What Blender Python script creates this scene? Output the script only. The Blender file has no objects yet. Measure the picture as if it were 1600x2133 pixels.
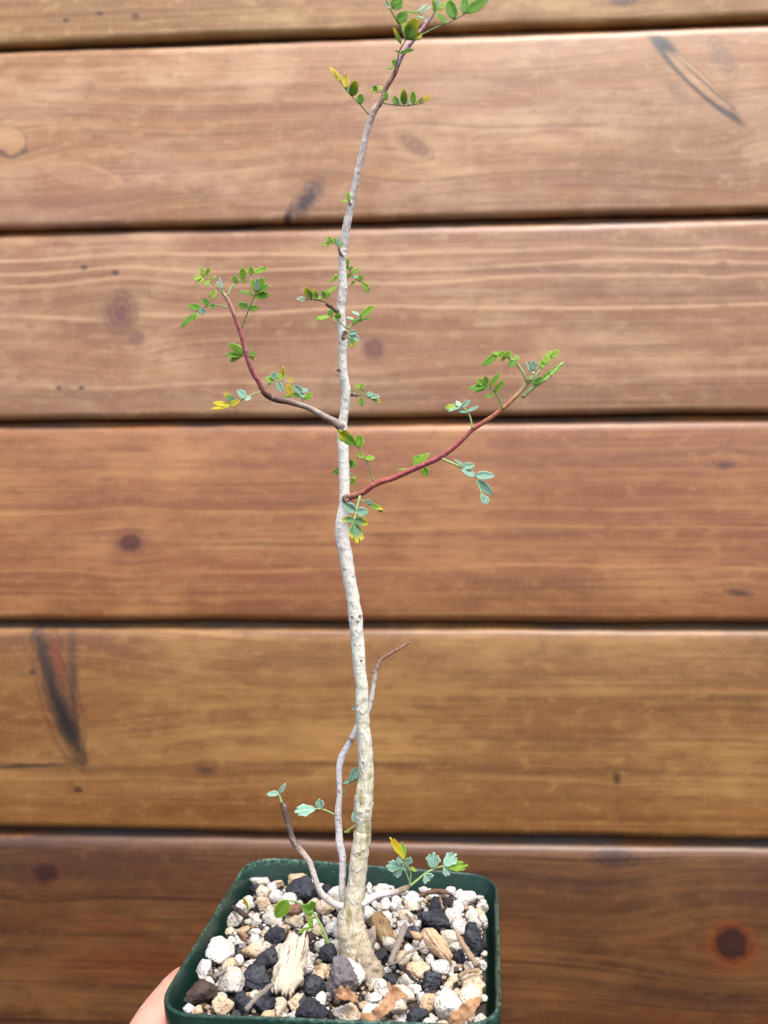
import bpy, bmesh, math, random
from math import sin, cos, pi, radians, exp, sqrt
from mathutils import Vector, Matrix, noise
import numpy as np
random.seed(7)
S = bpy.context.scene
COL = S.collection

# ------------------------------------------------------------------ camera
F = 1750.0                      # focal length in pixels of the 1600 x 2133 photograph
CAM = Vector((0, 0, 1.40))
WALL_Y = 0.57                   # the wall stands 57 cm in front of the lens
def rot(y, p, r):
    cy, sy = cos(y), sin(y); Ry = Matrix(((cy, 0, sy), (0, 1, 0), (-sy, 0, cy)))
    cp, sp = cos(p), sin(p); Rx = Matrix(((1, 0, 0), (0, cp, sp), (0, -sp, cp)))
    cr, sr = cos(r), sin(r); Rz = Matrix(((cr, -sr, 0), (sr, cr, 0), (0, 0, 1)))
    return Rz @ Rx @ Ry
R = rot(radians(3.15), radians(5.1), radians(0.03))      # rows: right, down, forward in (x, down, forward)
def w3(v): return Vector((v[0], v[2], -v[1]))
RIGHT, DOWN, FWD = w3(R[0]), w3(R[1]), w3(R[2])
cd = bpy.data.cameras.new('camera'); cam = bpy.data.objects.new('camera', cd); COL.objects.link(cam)
m = Matrix((RIGHT, -DOWN, -FWD)).transposed().to_4x4(); m.translation = CAM
cam.matrix_world = m
cd.sensor_fit = 'VERTICAL'; cd.sensor_height = 24.0; cd.lens = 24.0 * F / 2133.0
cd.clip_start = 0.01; cd.clip_end = 50
cd.dof.use_dof = True; cd.dof.focus_distance = 0.250; cd.dof.aperture_fstop = cd.lens / 1.9
S.camera = cam
S.render.resolution_x = 768; S.render.resolution_y = 1024

# ------------------------------------------------------------------ light
SUN_EL, SUN_AZ = radians(62), radians(158)     # azimuth clockwise from +Y: behind the camera, a little to its right
wd = bpy.data.worlds.new('World'); S.world = wd; wd.use_nodes = True
nt = wd.node_tree; bg = nt.nodes['Background']
sky = nt.nodes.new('ShaderNodeTexSky'); sky.sky_type = 'NISHITA'; sky.sun_disc = False
sky.sun_elevation = SUN_EL; sky.sun_rotation = SUN_AZ; sky.air_density = 1.0; sky.dust_density = 3.0
nt.links.new(sky.outputs[0], bg.inputs[0]); bg.inputs[1].default_value = 0.15
sl = bpy.data.lights.new('sun', 'SUN'); sl.energy = 1.5; sl.angle = radians(20); sl.color = (1, .97, .92)
so = bpy.data.objects.new('sun', sl); COL.objects.link(so)
sd = Vector((sin(SUN_AZ) * cos(SUN_EL), cos(SUN_AZ) * cos(SUN_EL), sin(SUN_EL)))
so.rotation_euler = sd.to_track_quat('Z', 'Y').to_euler(); so.location = (0, -1, 3)
S.view_settings.view_transform = 'Standard'; S.view_settings.look = 'None'
S.view_settings.exposure = 1.08; S.view_settings.gamma = 1.0

# ------------------------------------------------------------------ pixels to places
def ray(px, py): return (RIGHT * ((px - 800) / F) + DOWN * ((py - 1066.5) / F) + FWD)
def P(px, py, d): return CAM + ray(px, py) * d
RP = rot(radians(6.98), radians(-0.52), radians(-0.31))      # the pot as the camera sees it
PC = (-0.01013, 0.12833, 0.25895)
def cam2w(v): return RIGHT * v[0] + DOWN * v[1] + FWD * v[2]
POT_O = CAM + cam2w(PC)
PX = cam2w(RP.col[0]); PY = cam2w(RP.col[2]); PZ = -cam2w(RP.col[1])     # pot right, away, up
PM = Matrix((PX, PY, PZ)).transposed()
PM4 = PM.to_4x4(); PM4.translation = POT_O
def potp(x, y, z): return POT_O + PX * x + PY * y + PZ * z
def potloc(w): d = w - POT_O; return Vector((d.dot(PX), d.dot(PY), d.dot(PZ)))
def pothit(px, py, h=0.0):
    d = ray(px, py); t = (POT_O + PZ * h - CAM).dot(PZ) / d.dot(PZ)
    return CAM + d * t
def wallhit(px, py):
    d = ray(px, py); return CAM + d * ((WALL_Y - CAM.y) / d.y)
def depth(w): return (w - CAM).dot(FWD)
CROPS = {2: (340, 1780, 4.2105), 3: (680, 1740, 4.2105), 4: (540, 1320, 3.678), 5: (360, 530, 3.3333),
         6: (680, 720, 3.077), 7: (640, 0, 3.81), 8: (600, 1060, 4.267), 0: (0, 0, 1)}
def cpx(c, x, y): o = CROPS[c]; return o[0] + x / o[2], o[1] + y / o[2]

# ------------------------------------------------------------------ node helpers
class X:
    nt = None
    def __init__(s, v): s.v = v
    def _m(op, *a):
        n = X.nt.nodes.new('ShaderNodeMath'); n.operation = op
        for i, q in enumerate(a):
            q = q.v if isinstance(q, X) else q
            if isinstance(q, (int, float)): n.inputs[i].default_value = q
            else: X.nt.links.new(q, n.inputs[i])
        return X(n.outputs[0])
    def __add__(s, o): return X._m('ADD', s, o)
    __radd__ = __add__
    def __sub__(s, o): return X._m('SUBTRACT', s, o)
    def __rsub__(s, o): return X._m('SUBTRACT', o, s)
    def __mul__(s, o): return X._m('MULTIPLY', s, o)
    __rmul__ = __mul__
    def __truediv__(s, o): return X._m('DIVIDE', s, o)
def smooth(x, a, b):
    n = X.nt.nodes.new('ShaderNodeMapRange'); n.interpolation_type = 'SMOOTHSTEP'
    X.nt.links.new(x.v, n.inputs[0])
    for i, q in ((1, a), (2, b), (3, 0.0), (4, 1.0)): n.inputs[i].default_value = q
    if a > b:
        n.inputs[1].default_value = b; n.inputs[2].default_value = a; n.inputs[3].default_value = 1; n.inputs[4].default_value = 0
    return X(n.outputs[0])
def fsqrt(a): return X._m('SQRT', a)
def fexp(a): return X._m('EXPONENT', a)
def fsin(a): return X._m('SINE', a)
def fabs_(a): return X._m('ABSOLUTE', a)
def clamp01(a):
    r = X._m('ADD', a, 0.0); r.v.node.use_clamp = True; return r
def vec(x, y, z=0.0):
    n = X.nt.nodes.new('ShaderNodeCombineXYZ')
    for i, q in enumerate((x, y, z)):
        q = q.v if isinstance(q, X) else q
        if isinstance(q, (int, float)): n.inputs[i].default_value = q
        else: X.nt.links.new(q, n.inputs[i])
    return n.outputs[0]
def nz(v, scale=1.0, detail=2.0, rough=0.5, dist=0.0):
    n = X.nt.nodes.new('ShaderNodeTexNoise')
    if v is not None: X.nt.links.new(v, n.inputs['Vector'])
    n.inputs['Scale'].default_value = scale; n.inputs['Detail'].default_value = detail
    n.inputs['Roughness'].default_value = rough; n.inputs['Distortion'].default_value = dist
    return X(n.outputs[0])
def voro(v, scale, feature='F1', rnd=1.0):
    n = X.nt.nodes.new('ShaderNodeTexVoronoi'); n.feature = feature
    if v is not None: X.nt.links.new(v, n.inputs['Vector'])
    n.inputs['Scale'].default_value = scale; n.inputs['Randomness'].default_value = rnd
    return X(n.outputs[0])
def col(c):
    n = X.nt.nodes.new('ShaderNodeRGB'); n.outputs[0].default_value = (*c[:3], 1); return n.outputs[0]
def mix(f, a, b, mode='MIX'):
    n = X.nt.nodes.new('ShaderNodeMix'); n.data_type = 'RGBA'; n.blend_type = mode
    for q, i in ((f, 0), (a, 6), (b, 7)):
        q = q.v if isinstance(q, X) else q
        if isinstance(q, (int, float)): n.inputs[i].default_value = q
        elif isinstance(q, tuple): n.inputs[i].default_value = (*q[:3], 1)
        else: X.nt.links.new(q, n.inputs[i])
    return n.outputs[2]
def lin(r, g, b):
    f = lambda c: (c / 255 / 12.92) if c / 255 < .04045 else ((c / 255 + .055) / 1.055) ** 2.4
    return (f(r), f(g), f(b))
def new_mat(name):
    mt = bpy.data.materials.new(name); mt.use_nodes = True; X.nt = mt.node_tree
    return mt, mt.node_tree.nodes['Principled BSDF']
def setc(b, c):
    c = c.v if isinstance(c, X) else c
    if isinstance(c, tuple): b.inputs['Base Color'].default_value = (*c[:3], 1)
    else: X.nt.links.new(c, b.inputs['Base Color'])
def bump(b, h, strength=.3, dist=.001):
    n = X.nt.nodes.new('ShaderNodeBump'); n.inputs['Strength'].default_value = strength; n.inputs['Distance'].default_value = dist
    X.nt.links.new(h.v, n.inputs['Height']); X.nt.links.new(n.outputs[0], b.inputs['Normal'])
def texco(which='Object'):
    return X.nt.nodes.new('ShaderNodeTexCoord').outputs[which]
def sep(v):
    n = X.nt.nodes.new('ShaderNodeSeparateXYZ'); X.nt.links.new(v, n.inputs[0]); return X(n.outputs[0]), X(n.outputs[1]), X(n.outputs[2])
def orand(): return X(X.nt.nodes.new('ShaderNodeObjectInfo').outputs['Random'])

# ------------------------------------------------------------------ object helpers
def link(name, me, mat=None, parent=None, loc=None, smoothed=True):
    o = bpy.data.objects.new(name, me); COL.objects.link(o)
    if mat is not None and me is not None and not me.materials: me.materials.append(mat)
    if parent: o.parent = parent
    if loc is not None: o.location = loc
    if smoothed and me is not None: me.polygons.foreach_set('use_smooth', [True] * len(me.polygons))
    return o
def mesh(name, vs, fs, uv=None):
    me = bpy.data.meshes.new(name); me.from_pydata([tuple(v) for v in vs], [], fs); me.update()
    if uv is not None:
        l = me.uv_layers.new(name='UVMap')
        idx = np.empty(len(me.loops), int); me.loops.foreach_get('vertex_index', idx)
        l.data.foreach_set('uv', np.array(uv, float)[idx].ravel())
    return me
def tag(o, label, cat, group=None):
    o['label'] = label; o['category'] = cat
    if group: o['group'] = group
    return o
def catmull(pts, n):
    out = []
    for i in range(len(pts) - 1):
        p0 = pts[max(i - 1, 0)]; p1 = pts[i]; p2 = pts[i + 1]; p3 = pts[min(i + 2, len(pts) - 1)]
        for k in range(n):
            t = k / n
            out.append(.5 * ((2 * p1) + (p2 - p0) * t + (2 * p0 - 5 * p1 + 4 * p2 - p3) * t * t + (3 * p1 - p0 - 3 * p2 + p3) * t ** 3))
    out.append(pts[-1]); return out
def tube(pts, rad, sides=10, n=4, rough=0.0, nscale=300., closed=True, name='tube', flat=1.0, swell=0.0):
    """smooth tapered tube through world points; uv = (arc length in metres, turn); returns mesh relative to pts[0]"""
    q = [Vector((*p, r)) for p, r in zip(pts, rad)]
    q = catmull(q, n); o = Vector(pts[0])
    ctr = [Vector(v[:3]) for v in q]; rr = [max(v[3], 1e-5) for v in q]
    vs, uv, fs = [], [], []
    ref = Vector((.13, -1, .21)).normalized(); s = 0.0
    for i, c in enumerate(ctr):
        t = (ctr[min(i + 1, len(ctr) - 1)] - ctr[max(i - 1, 0)]).normalized()
        a = (ref - t * ref.dot(t)).normalized(); b = t.cross(a)
        if i: s += (c - ctr[i - 1]).length
        for k in range(sides):
            an = 2 * pi * k / sides; d = a * cos(an) + b * sin(an) * flat
            r = rr[i]
            if rough: r *= 1 + rough * noise.noise((c + d * r) * nscale) + rough * .6 * noise.noise((c + d * r) * nscale * 2.7)
            if swell: r *= 1 + swell * noise.noise(Vector((s * 90, 3.3, 1.7)))
            vs.append(c + d * r - o); uv.append((s, k / sides))
    for i in range(len(ctr) - 1):
        for k in range(sides):
            k2 = (k + 1) % sides
            fs.append((i * sides + k, i * sides + k2, (i + 1) * sides + k2, (i + 1) * sides + k))
    if closed:
        e = (len(ctr) - 1) * sides
        vs.append(ctr[0] - o); uv.append((0, 0)); vs.append(ctr[-1] - o); uv.append((s, 0)); L = len(vs)
        for k in range(sides):
            k2 = (k + 1) % sides
            fs.append((k2, k, L - 2)); fs.append((e + k, e + k2, L - 1))
    return mesh(name, vs, fs, uv)

# ================================================================== THE WALL
def plank_mat(name, base, dark, light, red, knots=(), seed=0., line_dark=.5, line_scale=30., pale_lines=(), redamt=.4, streaks=.36, lit_tone=.66, tint=(1.05, 1.0, .80), redzone=None, spots=()):
    mt, b = new_mat(name)
    x, y, z = sep(texco())
    zw = z + (nz(vec(x * 2.2 + seed, z * 5.0), 1, 2) - .5) * .007 + (nz(vec(x * 40.0 + seed, z * 80.0), 1, 2) - .5) * .0006
    for k in knots:
        dx, dz = x - k['x'], z - k['z']
        fl = fexp((dx * dx * (-1.0 / (k['r'] * k.get('fx', 4.0)) ** 2)) + (dz * dz * (-1.0 / (k['r'] * 3.2) ** 2)))
        zw = zw - dz * fl * k.get('flow', .4)
    # growth bands, fibre, blotches
    base, dark, light, red = [tuple(q * lit_tone * t_ for q, t_ in zip(cc, tint)) for cc in (base, dark, light, red)]  # scales each board's colours, the wall's top-to-bottom light included
    band = nz(vec(x * .9 + seed, zw * 90.0, seed), 1, 4, .65)
    fib = nz(vec(x * 4.5 + seed, zw * 420.0, seed + 3), 1, 4, .68)
    fine = nz(vec(x * 26.0 + seed, zw * 1300.0, seed + 6), 1, 3, .7)
    blot = nz(vec(x * 9.0 + seed * 2, z * 22.0), 1, 4, .62)
    blot2 = nz(vec(x * 3.0 + seed * 5, z * 14.0, 4.0), 1, 4, .6)
    fleck = nz(vec(x * 60.0 + seed, z * 130.0, 9.0), 1, 3, .7)
    scr = nz(vec(x * 420.0 + seed, z * 50.0, 2.0), 1, 3, .6)
    c = mix(smooth(band, .32, .68), col(dark), col(base))
    c = mix(smooth(blot, .42, .72) * .8, c, col(tuple(min(1., q * 1.12) for q in light)))
    c = mix(smooth(nz(vec(x * 2.2 + seed * 3, z * 9.0, 17.0), 1, 3, .55), .52, .70) * .5, c, col(tuple(q * .72 for q in dark)))
    zone = smooth(blot2, .5, .72)
    if redzone: zone = clamp01(zone + smooth(fabs_(z - redzone[0]), redzone[1], redzone[1] * .2) * smooth(blot, .3, .6) * redzone[2])
    c = mix(zone * redamt, c, col(red))
    c = mix(smooth(nz(vec(x * 5.0 + seed, zw * 45.0, 12.0), 1, 4, .7), .52, .68) * redamt * .75, c, col(red))
    # thin latewood lines that follow the flow of the grain
    ph = zw * line_scale * 6.283 + nz(vec(x * 1.1 + seed, zw * 18.0, 7.0), 1, 2) * 7.0
    ln = smooth(fsin(ph), .90, 1.0) * smooth(nz(vec(x * 4.0, zw * 30.0, seed + 5), 1, 2), .36, .58)
    c = mix(ln * line_dark, c, col(tuple(q * .40 for q in dark)))
    for (pz, th, am) in pale_lines:
        wob = (nz(vec(x * 6.0 + seed, pz * 40.0), 1, 1) - .5) * .012
        c = mix(smooth(fabs_(zw + wob - pz), th, 0.0) * am * smooth(nz(vec(x * 9.0, pz * 70.0, 3.0), 1, 2), .2, .5), c, col(tuple(min(1., q * 1.28) for q in light)))
        c = mix(smooth(fabs_(zw + wob - pz + th * 1.5), th * 1.3, 0.0) * am * .4, c, col(tuple(q * .8 for q in dark)))
    c = mix(smooth(fib, .50, .66) * streaks * 1.15, c, col(tuple(q * .62 for q in dark)))
    c = mix(smooth(fib, .47, .33) * streaks * .9, c, col(light))
    c = mix(smooth(fine, .5, .66) * streaks * .9, c, col(tuple(q * .62 for q in dark)))
    c = mix(smooth(fleck, .54, .66) * .36, c, col(light))
    c = mix(smooth(fleck, .46, .32) * .38, c, col(tuple(q * .6 for q in dark)))
    pore = nz(vec(x * 150.0 + seed, z * 1500.0, 21.0), 1, 2, .6); c = mix(smooth(pore, .66, .76) * .55, c, col(tuple(q * .34 for q in dark)))
    c = mix(smooth(scr, .5, .72) * .16, c, col(light))
    for k in knots:
        an = k.get('a', 0.0); ca, sa = cos(an), sin(an)
        wx = (nz(vec(x * 190.0, z * 190.0, seed + k['x']), 1, 4, .68) - .5) * min(k['r'] * .95, k.get('rz', k['r']) * 1.3)
        dx, dz = x - k['x'] + wx, z - k['z'] - wx
        u = (dx * ca + dz * sa) * (1.0 / k.get('rx', k['r'])); v = (dz * ca - dx * sa) * (1.0 / k.get('rz', k['r']))
        e = fsqrt(u * u + v * v)
        st = k.get('s', 'solid'); k = {q: (tuple(v_ * lit_tone for v_ in w_) if q in ('c', 'halo', 'core', 'in') else w_) for q, w_ in k.items()}
        if 'halo' in k: c = mix(smooth(e, k.get('hr', 2.2), .9) * k.get('ha', .7), c, col(k['halo']))
        if st == 'solid':
            c = mix(smooth(e, k.get('so', 1.15), k.get('si', .75)) * k.get('am', .85), c, col(k['c']))
            if 'core' in k: c = mix(smooth(e, .65, .15) * .7, c, col(k['core']))
            rg = smooth(fsin(e * 17.0 + fib * 5.0), .1, .9) * smooth(e, 1.5, .8)
            c = mix(rg * .45, c, col(tuple(q * .4 for q in k['c'])))
        else:
            rim = smooth(fabs_(e - 1.0), k.get('w', .35), .0) * smooth(v * k.get('side', -1.0), -.35, .35)
            rim2 = smooth(fabs_(e - .95), k.get('w', .35) * .5, .0) * .45
            c = mix(smooth(e, 1.1, .8) * .35, c, col(k.get('in', light)))
            c = mix(clamp01(rim + rim2) * k.get('am', .85), c, col(k['c']))
    for (sx, sz, r, cc) in spots:
        dx, dz = x - sx, z - sz
        c = mix(smooth(fsqrt(dx * dx * .45 + dz * dz), r * 1.15, r * .45) * .85, c, col(cc))
    # bare weathered wood on the tongue in the channel
    tz = smooth(z, .1325, .1340) * smooth(nz(vec(x * 14.0 + seed, z * 90.0, 1.0), 1, 3), .35, .6)
    c = mix(tz * .7, c, col(lin(74, 72, 72)))
    setc(b, c)
    b.inputs['Roughness'].default_value = .42; b.inputs['Specular IOR Level'].default_value = .6
    bump(b, fib * .6 + fine * .4 + scr * .4, .22, .0008)
    return mt

Z_LINE = [wallhit(800, q).z for q in (72, 461, 865, 1297, 1738)]
PITCH = (Z_LINE[0] - Z_LINE[4]) / 4.0
Z0 = sum(Z_LINE[k] + k * PITCH for k in range(5)) / 5.0         # bottom edge of the topmost visible board
def bottom_of(i): return Z0 - PITCH * i + {-1: .0040, 0: .0036, 1: .0022, 2: .0008}.get(i, 0.0)      # hand-laid boards are not quite even
def on(i, px, py): w = wallhit(px, py); return w.x, w.z - bottom_of(i)
def K(i, px, py, r, **k):
    x, z = on(i, px, py); s = WALL_Y / F; d = dict(x=x, z=z, r=r * s, **k)
    for q in ('rx', 'rz'):
        if q in d: d[q] *= s
    return d
def SP(i, px, py, r, c): x, z = on(i, px, py); return (x, z, r * WALL_Y / F, c)
sc = WALL_Y / F
BR = (.045, .022, .012)
plank_specs = {  # lower boards darker: own stain tone plus skylight falloff painted into the colour
 -1: dict(tint=(0.88, 0.86, 0.68), lit_tone=1.0, base=lin(205, 160, 112), dark=lin(170, 118, 76), light=lin(224, 184, 136), red=lin(180, 122, 90), seed=51.),
 0: dict(tint=(0.88, 0.86, 0.66), lit_tone=1.0, base=lin(205, 160, 112), dark=lin(172, 120, 78), light=lin(226, 188, 140), red=lin(178, 122, 92), seed=1.3, line_dark=.45, line_scale=22,
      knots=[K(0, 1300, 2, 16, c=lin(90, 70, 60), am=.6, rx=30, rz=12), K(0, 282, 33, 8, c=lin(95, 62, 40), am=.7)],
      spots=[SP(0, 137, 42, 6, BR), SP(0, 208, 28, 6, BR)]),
 1: dict(tint=(0.88, 0.81, 0.58), lit_tone=0.98, base=lin(191, 144, 106), dark=lin(166, 115, 80), light=lin(216, 180, 158), red=lin(168, 122, 124), seed=4.1, redamt=.42, line_dark=.3, line_scale=26, redzone=(.012, .022, .9),
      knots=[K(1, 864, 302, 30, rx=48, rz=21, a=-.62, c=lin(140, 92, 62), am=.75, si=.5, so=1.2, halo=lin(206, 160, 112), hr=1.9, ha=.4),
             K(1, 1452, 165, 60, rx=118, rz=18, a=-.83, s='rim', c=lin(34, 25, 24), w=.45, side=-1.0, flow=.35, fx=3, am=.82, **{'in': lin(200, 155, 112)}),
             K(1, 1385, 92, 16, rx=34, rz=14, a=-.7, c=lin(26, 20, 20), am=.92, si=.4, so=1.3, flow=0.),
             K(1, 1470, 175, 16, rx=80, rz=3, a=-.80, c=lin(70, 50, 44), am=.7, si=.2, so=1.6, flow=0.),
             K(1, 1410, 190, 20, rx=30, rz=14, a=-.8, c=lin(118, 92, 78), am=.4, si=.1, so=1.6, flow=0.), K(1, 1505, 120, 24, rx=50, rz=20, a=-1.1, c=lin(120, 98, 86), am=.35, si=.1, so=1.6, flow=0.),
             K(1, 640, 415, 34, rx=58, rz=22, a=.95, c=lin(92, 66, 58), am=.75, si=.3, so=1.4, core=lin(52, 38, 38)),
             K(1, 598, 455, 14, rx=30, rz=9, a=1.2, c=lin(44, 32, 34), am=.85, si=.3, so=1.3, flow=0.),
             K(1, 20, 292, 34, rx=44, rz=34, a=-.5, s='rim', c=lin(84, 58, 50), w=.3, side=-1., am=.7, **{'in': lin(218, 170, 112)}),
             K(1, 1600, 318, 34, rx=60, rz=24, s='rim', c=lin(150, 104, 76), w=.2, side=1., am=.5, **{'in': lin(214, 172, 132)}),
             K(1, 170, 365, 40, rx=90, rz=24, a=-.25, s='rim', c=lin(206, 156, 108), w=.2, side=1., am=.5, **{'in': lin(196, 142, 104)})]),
 2: dict(tint=(1.03, 1.05, 0.80), lit_tone=0.9, base=lin(172, 121, 90), dark=lin(150, 98, 70), light=lin(198, 156, 130), red=lin(150, 104, 98), seed=9.7, redzone=(.012, .022, .8), redamt=.5, line_dark=.16, line_scale=18,
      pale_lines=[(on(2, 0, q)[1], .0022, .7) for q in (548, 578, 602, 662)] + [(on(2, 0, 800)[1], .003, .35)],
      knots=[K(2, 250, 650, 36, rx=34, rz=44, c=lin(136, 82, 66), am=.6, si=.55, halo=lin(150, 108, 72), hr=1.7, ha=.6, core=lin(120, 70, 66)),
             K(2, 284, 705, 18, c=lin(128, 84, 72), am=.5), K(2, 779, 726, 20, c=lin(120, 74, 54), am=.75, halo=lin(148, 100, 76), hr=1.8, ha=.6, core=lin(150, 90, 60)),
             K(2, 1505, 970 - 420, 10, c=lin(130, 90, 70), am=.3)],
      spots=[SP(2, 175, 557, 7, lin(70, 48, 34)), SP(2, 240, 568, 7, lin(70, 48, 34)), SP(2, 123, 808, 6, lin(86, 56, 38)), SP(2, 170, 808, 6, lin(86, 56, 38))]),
 3: dict(tint=(1.18, 1.26, 0.93), lit_tone=0.86, base=lin(158, 98, 66), dark=lin(134, 78, 52), light=lin(178, 122, 84), red=lin(132, 66, 46), seed=15.2, redamt=.62, line_dark=.28, line_scale=34, streaks=.42,
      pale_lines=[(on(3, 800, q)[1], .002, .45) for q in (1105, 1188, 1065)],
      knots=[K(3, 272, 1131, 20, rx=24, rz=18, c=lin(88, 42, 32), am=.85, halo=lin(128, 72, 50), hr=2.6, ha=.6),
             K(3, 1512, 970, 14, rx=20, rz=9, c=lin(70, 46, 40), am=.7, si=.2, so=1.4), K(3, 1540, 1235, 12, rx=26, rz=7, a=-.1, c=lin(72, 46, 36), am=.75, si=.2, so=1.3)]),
 4: dict(tint=(1.20, 1.30, 0.93), lit_tone=0.86, base=lin(146, 96, 58), dark=lin(118, 72, 42), light=lin(168, 120, 78), red=lin(116, 58, 26), seed=22.9, redamt=.6, line_dark=.42, line_scale=19, redzone=(.012, .026, .8),
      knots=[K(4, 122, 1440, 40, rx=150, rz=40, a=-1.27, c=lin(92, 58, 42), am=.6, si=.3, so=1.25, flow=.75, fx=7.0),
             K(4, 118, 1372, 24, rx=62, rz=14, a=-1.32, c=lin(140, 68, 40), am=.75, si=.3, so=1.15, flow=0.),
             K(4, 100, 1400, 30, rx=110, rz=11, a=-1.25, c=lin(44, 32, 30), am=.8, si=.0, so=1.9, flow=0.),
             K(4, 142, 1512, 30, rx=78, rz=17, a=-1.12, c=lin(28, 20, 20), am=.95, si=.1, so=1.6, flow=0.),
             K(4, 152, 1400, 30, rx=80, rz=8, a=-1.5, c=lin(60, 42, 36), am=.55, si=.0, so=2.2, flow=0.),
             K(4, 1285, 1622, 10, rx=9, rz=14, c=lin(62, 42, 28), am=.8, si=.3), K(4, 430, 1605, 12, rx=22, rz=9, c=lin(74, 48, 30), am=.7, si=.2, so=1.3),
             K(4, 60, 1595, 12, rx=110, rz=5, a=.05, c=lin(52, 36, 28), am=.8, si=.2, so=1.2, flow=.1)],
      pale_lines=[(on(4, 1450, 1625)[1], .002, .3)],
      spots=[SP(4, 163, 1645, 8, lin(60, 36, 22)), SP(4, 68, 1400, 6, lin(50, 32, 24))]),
 5: dict(tint=(1.1, 1.28, 0.98), lit_tone=0.74, base=lin(108, 62, 38), dark=lin(84, 46, 29), light=lin(132, 80, 48), red=lin(122, 56, 26), seed=31.4, redamt=.65, line_dark=.5, line_scale=40, streaks=.55,
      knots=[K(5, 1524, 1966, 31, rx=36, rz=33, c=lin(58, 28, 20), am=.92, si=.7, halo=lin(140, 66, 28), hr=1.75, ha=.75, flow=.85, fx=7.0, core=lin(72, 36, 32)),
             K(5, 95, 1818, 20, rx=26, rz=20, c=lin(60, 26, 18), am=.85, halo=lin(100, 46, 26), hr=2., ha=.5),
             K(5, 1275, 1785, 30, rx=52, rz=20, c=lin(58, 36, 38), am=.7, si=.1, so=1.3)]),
 6: dict(tint=(1.1, 1.28, 0.98), lit_tone=0.74, base=lin(104, 60, 37), dark=lin(80, 44, 28), light=lin(126, 76, 46), red=lin(116, 54, 26), seed=44.4, redamt=.6),
 7: dict(tint=(1.1, 1.28, 0.98), lit_tone=.74, base=lin(102, 58, 36), dark=lin(78, 42, 27), light=lin(122, 74, 44), red=lin(112, 52, 26), seed=57.1, redamt=.6),
}
wall = bpy.data.objects.new('plank_wall', None); COL.objects.link(wall); wall.location = (0, WALL_Y, bottom_of(7))
tag(wall, 'stained brown wooden wall of wide horizontal planks behind the potted plant', 'wall')
def plank(i, spec):
    """channel siding: flat face, rounded lower lip, chamfered shoulder, recessed tongue behind the board above"""
    pitch = bottom_of(i - 1) - bottom_of(i); face_top = pitch - .0058
    prof = [(.0079, 0.001), (.003, 0.0), (.0018, .0006), (.0004, .0022), (0, .0050), (0, .03), (0, .06), (0, .09), (0, face_top - .007),
            (.0006, face_top - .003), (.0022, face_top - .0006), (.0050, face_top + .0010), (.0078, face_top + .0014), (.0082, pitch + .004), (.024, pitch + .004), (.024, .001)]
    n = 130; x0, x1 = -.85, .95
    vs, fs = [], []
    for a in range(n + 1):
        xx = x0 + (x1 - x0) * a / n
        for j, (yy, zz) in enumerate(prof):
            wob = .0011 * noise.noise(Vector((xx * 9, i * 7.1, 0))) + .00045 * noise.noise(Vector((xx * 55, i * 3.7, 2)))
            wob2 = .0011 * noise.noise(Vector((xx * 8, i * 5.1, 9))) + .0005 * noise.noise(Vector((xx * 60, i * 1.7, 5)))
            dz = wob if j <= 4 else (wob2 if 8 <= j <= 12 else 0)
            dy = .0007 * noise.noise(Vector((xx * 5, zz * 20, i * 2.2))) if 3 <= j <= 11 else 0
            vs.append((xx, yy + dy, zz + dz))
    q = len(prof)
    for a in range(n):
        for j in range(q):
            j2 = (j + 1) % q
            fs.append((a * q + j, (a + 1) * q + j, (a + 1) * q + j2, a * q + j2))
    fs.append(tuple(range(q))); fs.append(tuple(range(n * q + q - 1, n * q - 1, -1)))
    me = mesh('plank', vs, fs)
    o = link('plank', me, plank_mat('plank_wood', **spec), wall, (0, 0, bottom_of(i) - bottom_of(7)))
    return o
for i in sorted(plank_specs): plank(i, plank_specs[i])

# ================================================================== THE POT
SIDE = .0912
def rsq(half, r, n=7):
    """rounded square outline, counter-clockwise"""
    out = []
    for cx, cy, a0 in ((1, 1, 0), (-1, 1, 90), (-1, -1, 180), (1, -1, 270)):
        for k in range(n + 1):
            a = radians(a0 + 90 * k / n); out.append((cx * (half - r) + r * cos(a), cy * (half - r) + r * sin(a)))
    # extra points along the straight runs so that the lip can wobble
    full = []
    for k, p in enumerate(out):
        q = out[(k + 1) % len(out)]; full.append(p)
        if (Vector(p) - Vector(q)).length > .02:
            for t in range(1, 8): full.append((p[0] + (q[0] - p[0]) * t / 8, p[1] + (q[1] - p[1]) * t / 8))
    return full
mt_pot, b = new_mat('green_plastic')
x, y, z = sep(texco())
pn = nz(vec(x, y, z), 90, 4, .6); ps = nz(vec(x, y, z), 900, 2, .6)
c = mix(smooth(pn, .2, .8) * .7, lin(18, 46, 37), lin(24, 55, 45))
edge = smooth(z, -.0022, .0004) * smooth(nz(vec(x, y, z), 700, 4, .7), .46, .60)
scuff = smooth(nz(vec(x * 1.0, y * 1.0, z * 4.0), 260, 4, .75), .60, .68); c = mix(scuff * .3, c, lin(96, 120, 104))
c = mix(edge * .5, c, lin(96, 138, 112))
c = mix(smooth(ps, .66, .74) * .35, c, lin(100, 124, 108))
setc(b, c); b.inputs['Roughness'].default_value = .36; b.inputs['Specular IOR Level'].default_value = .5
bump(b, pn * .4 + ps * .3, .08, .0005)
pot = bpy.data.objects.new('plant_pot', None); COL.objects.link(pot); pot.matrix_world = PM4
tag(pot, 'square dark green plastic nursery pot with rounded corners, full of pumice', 'pot')
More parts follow.
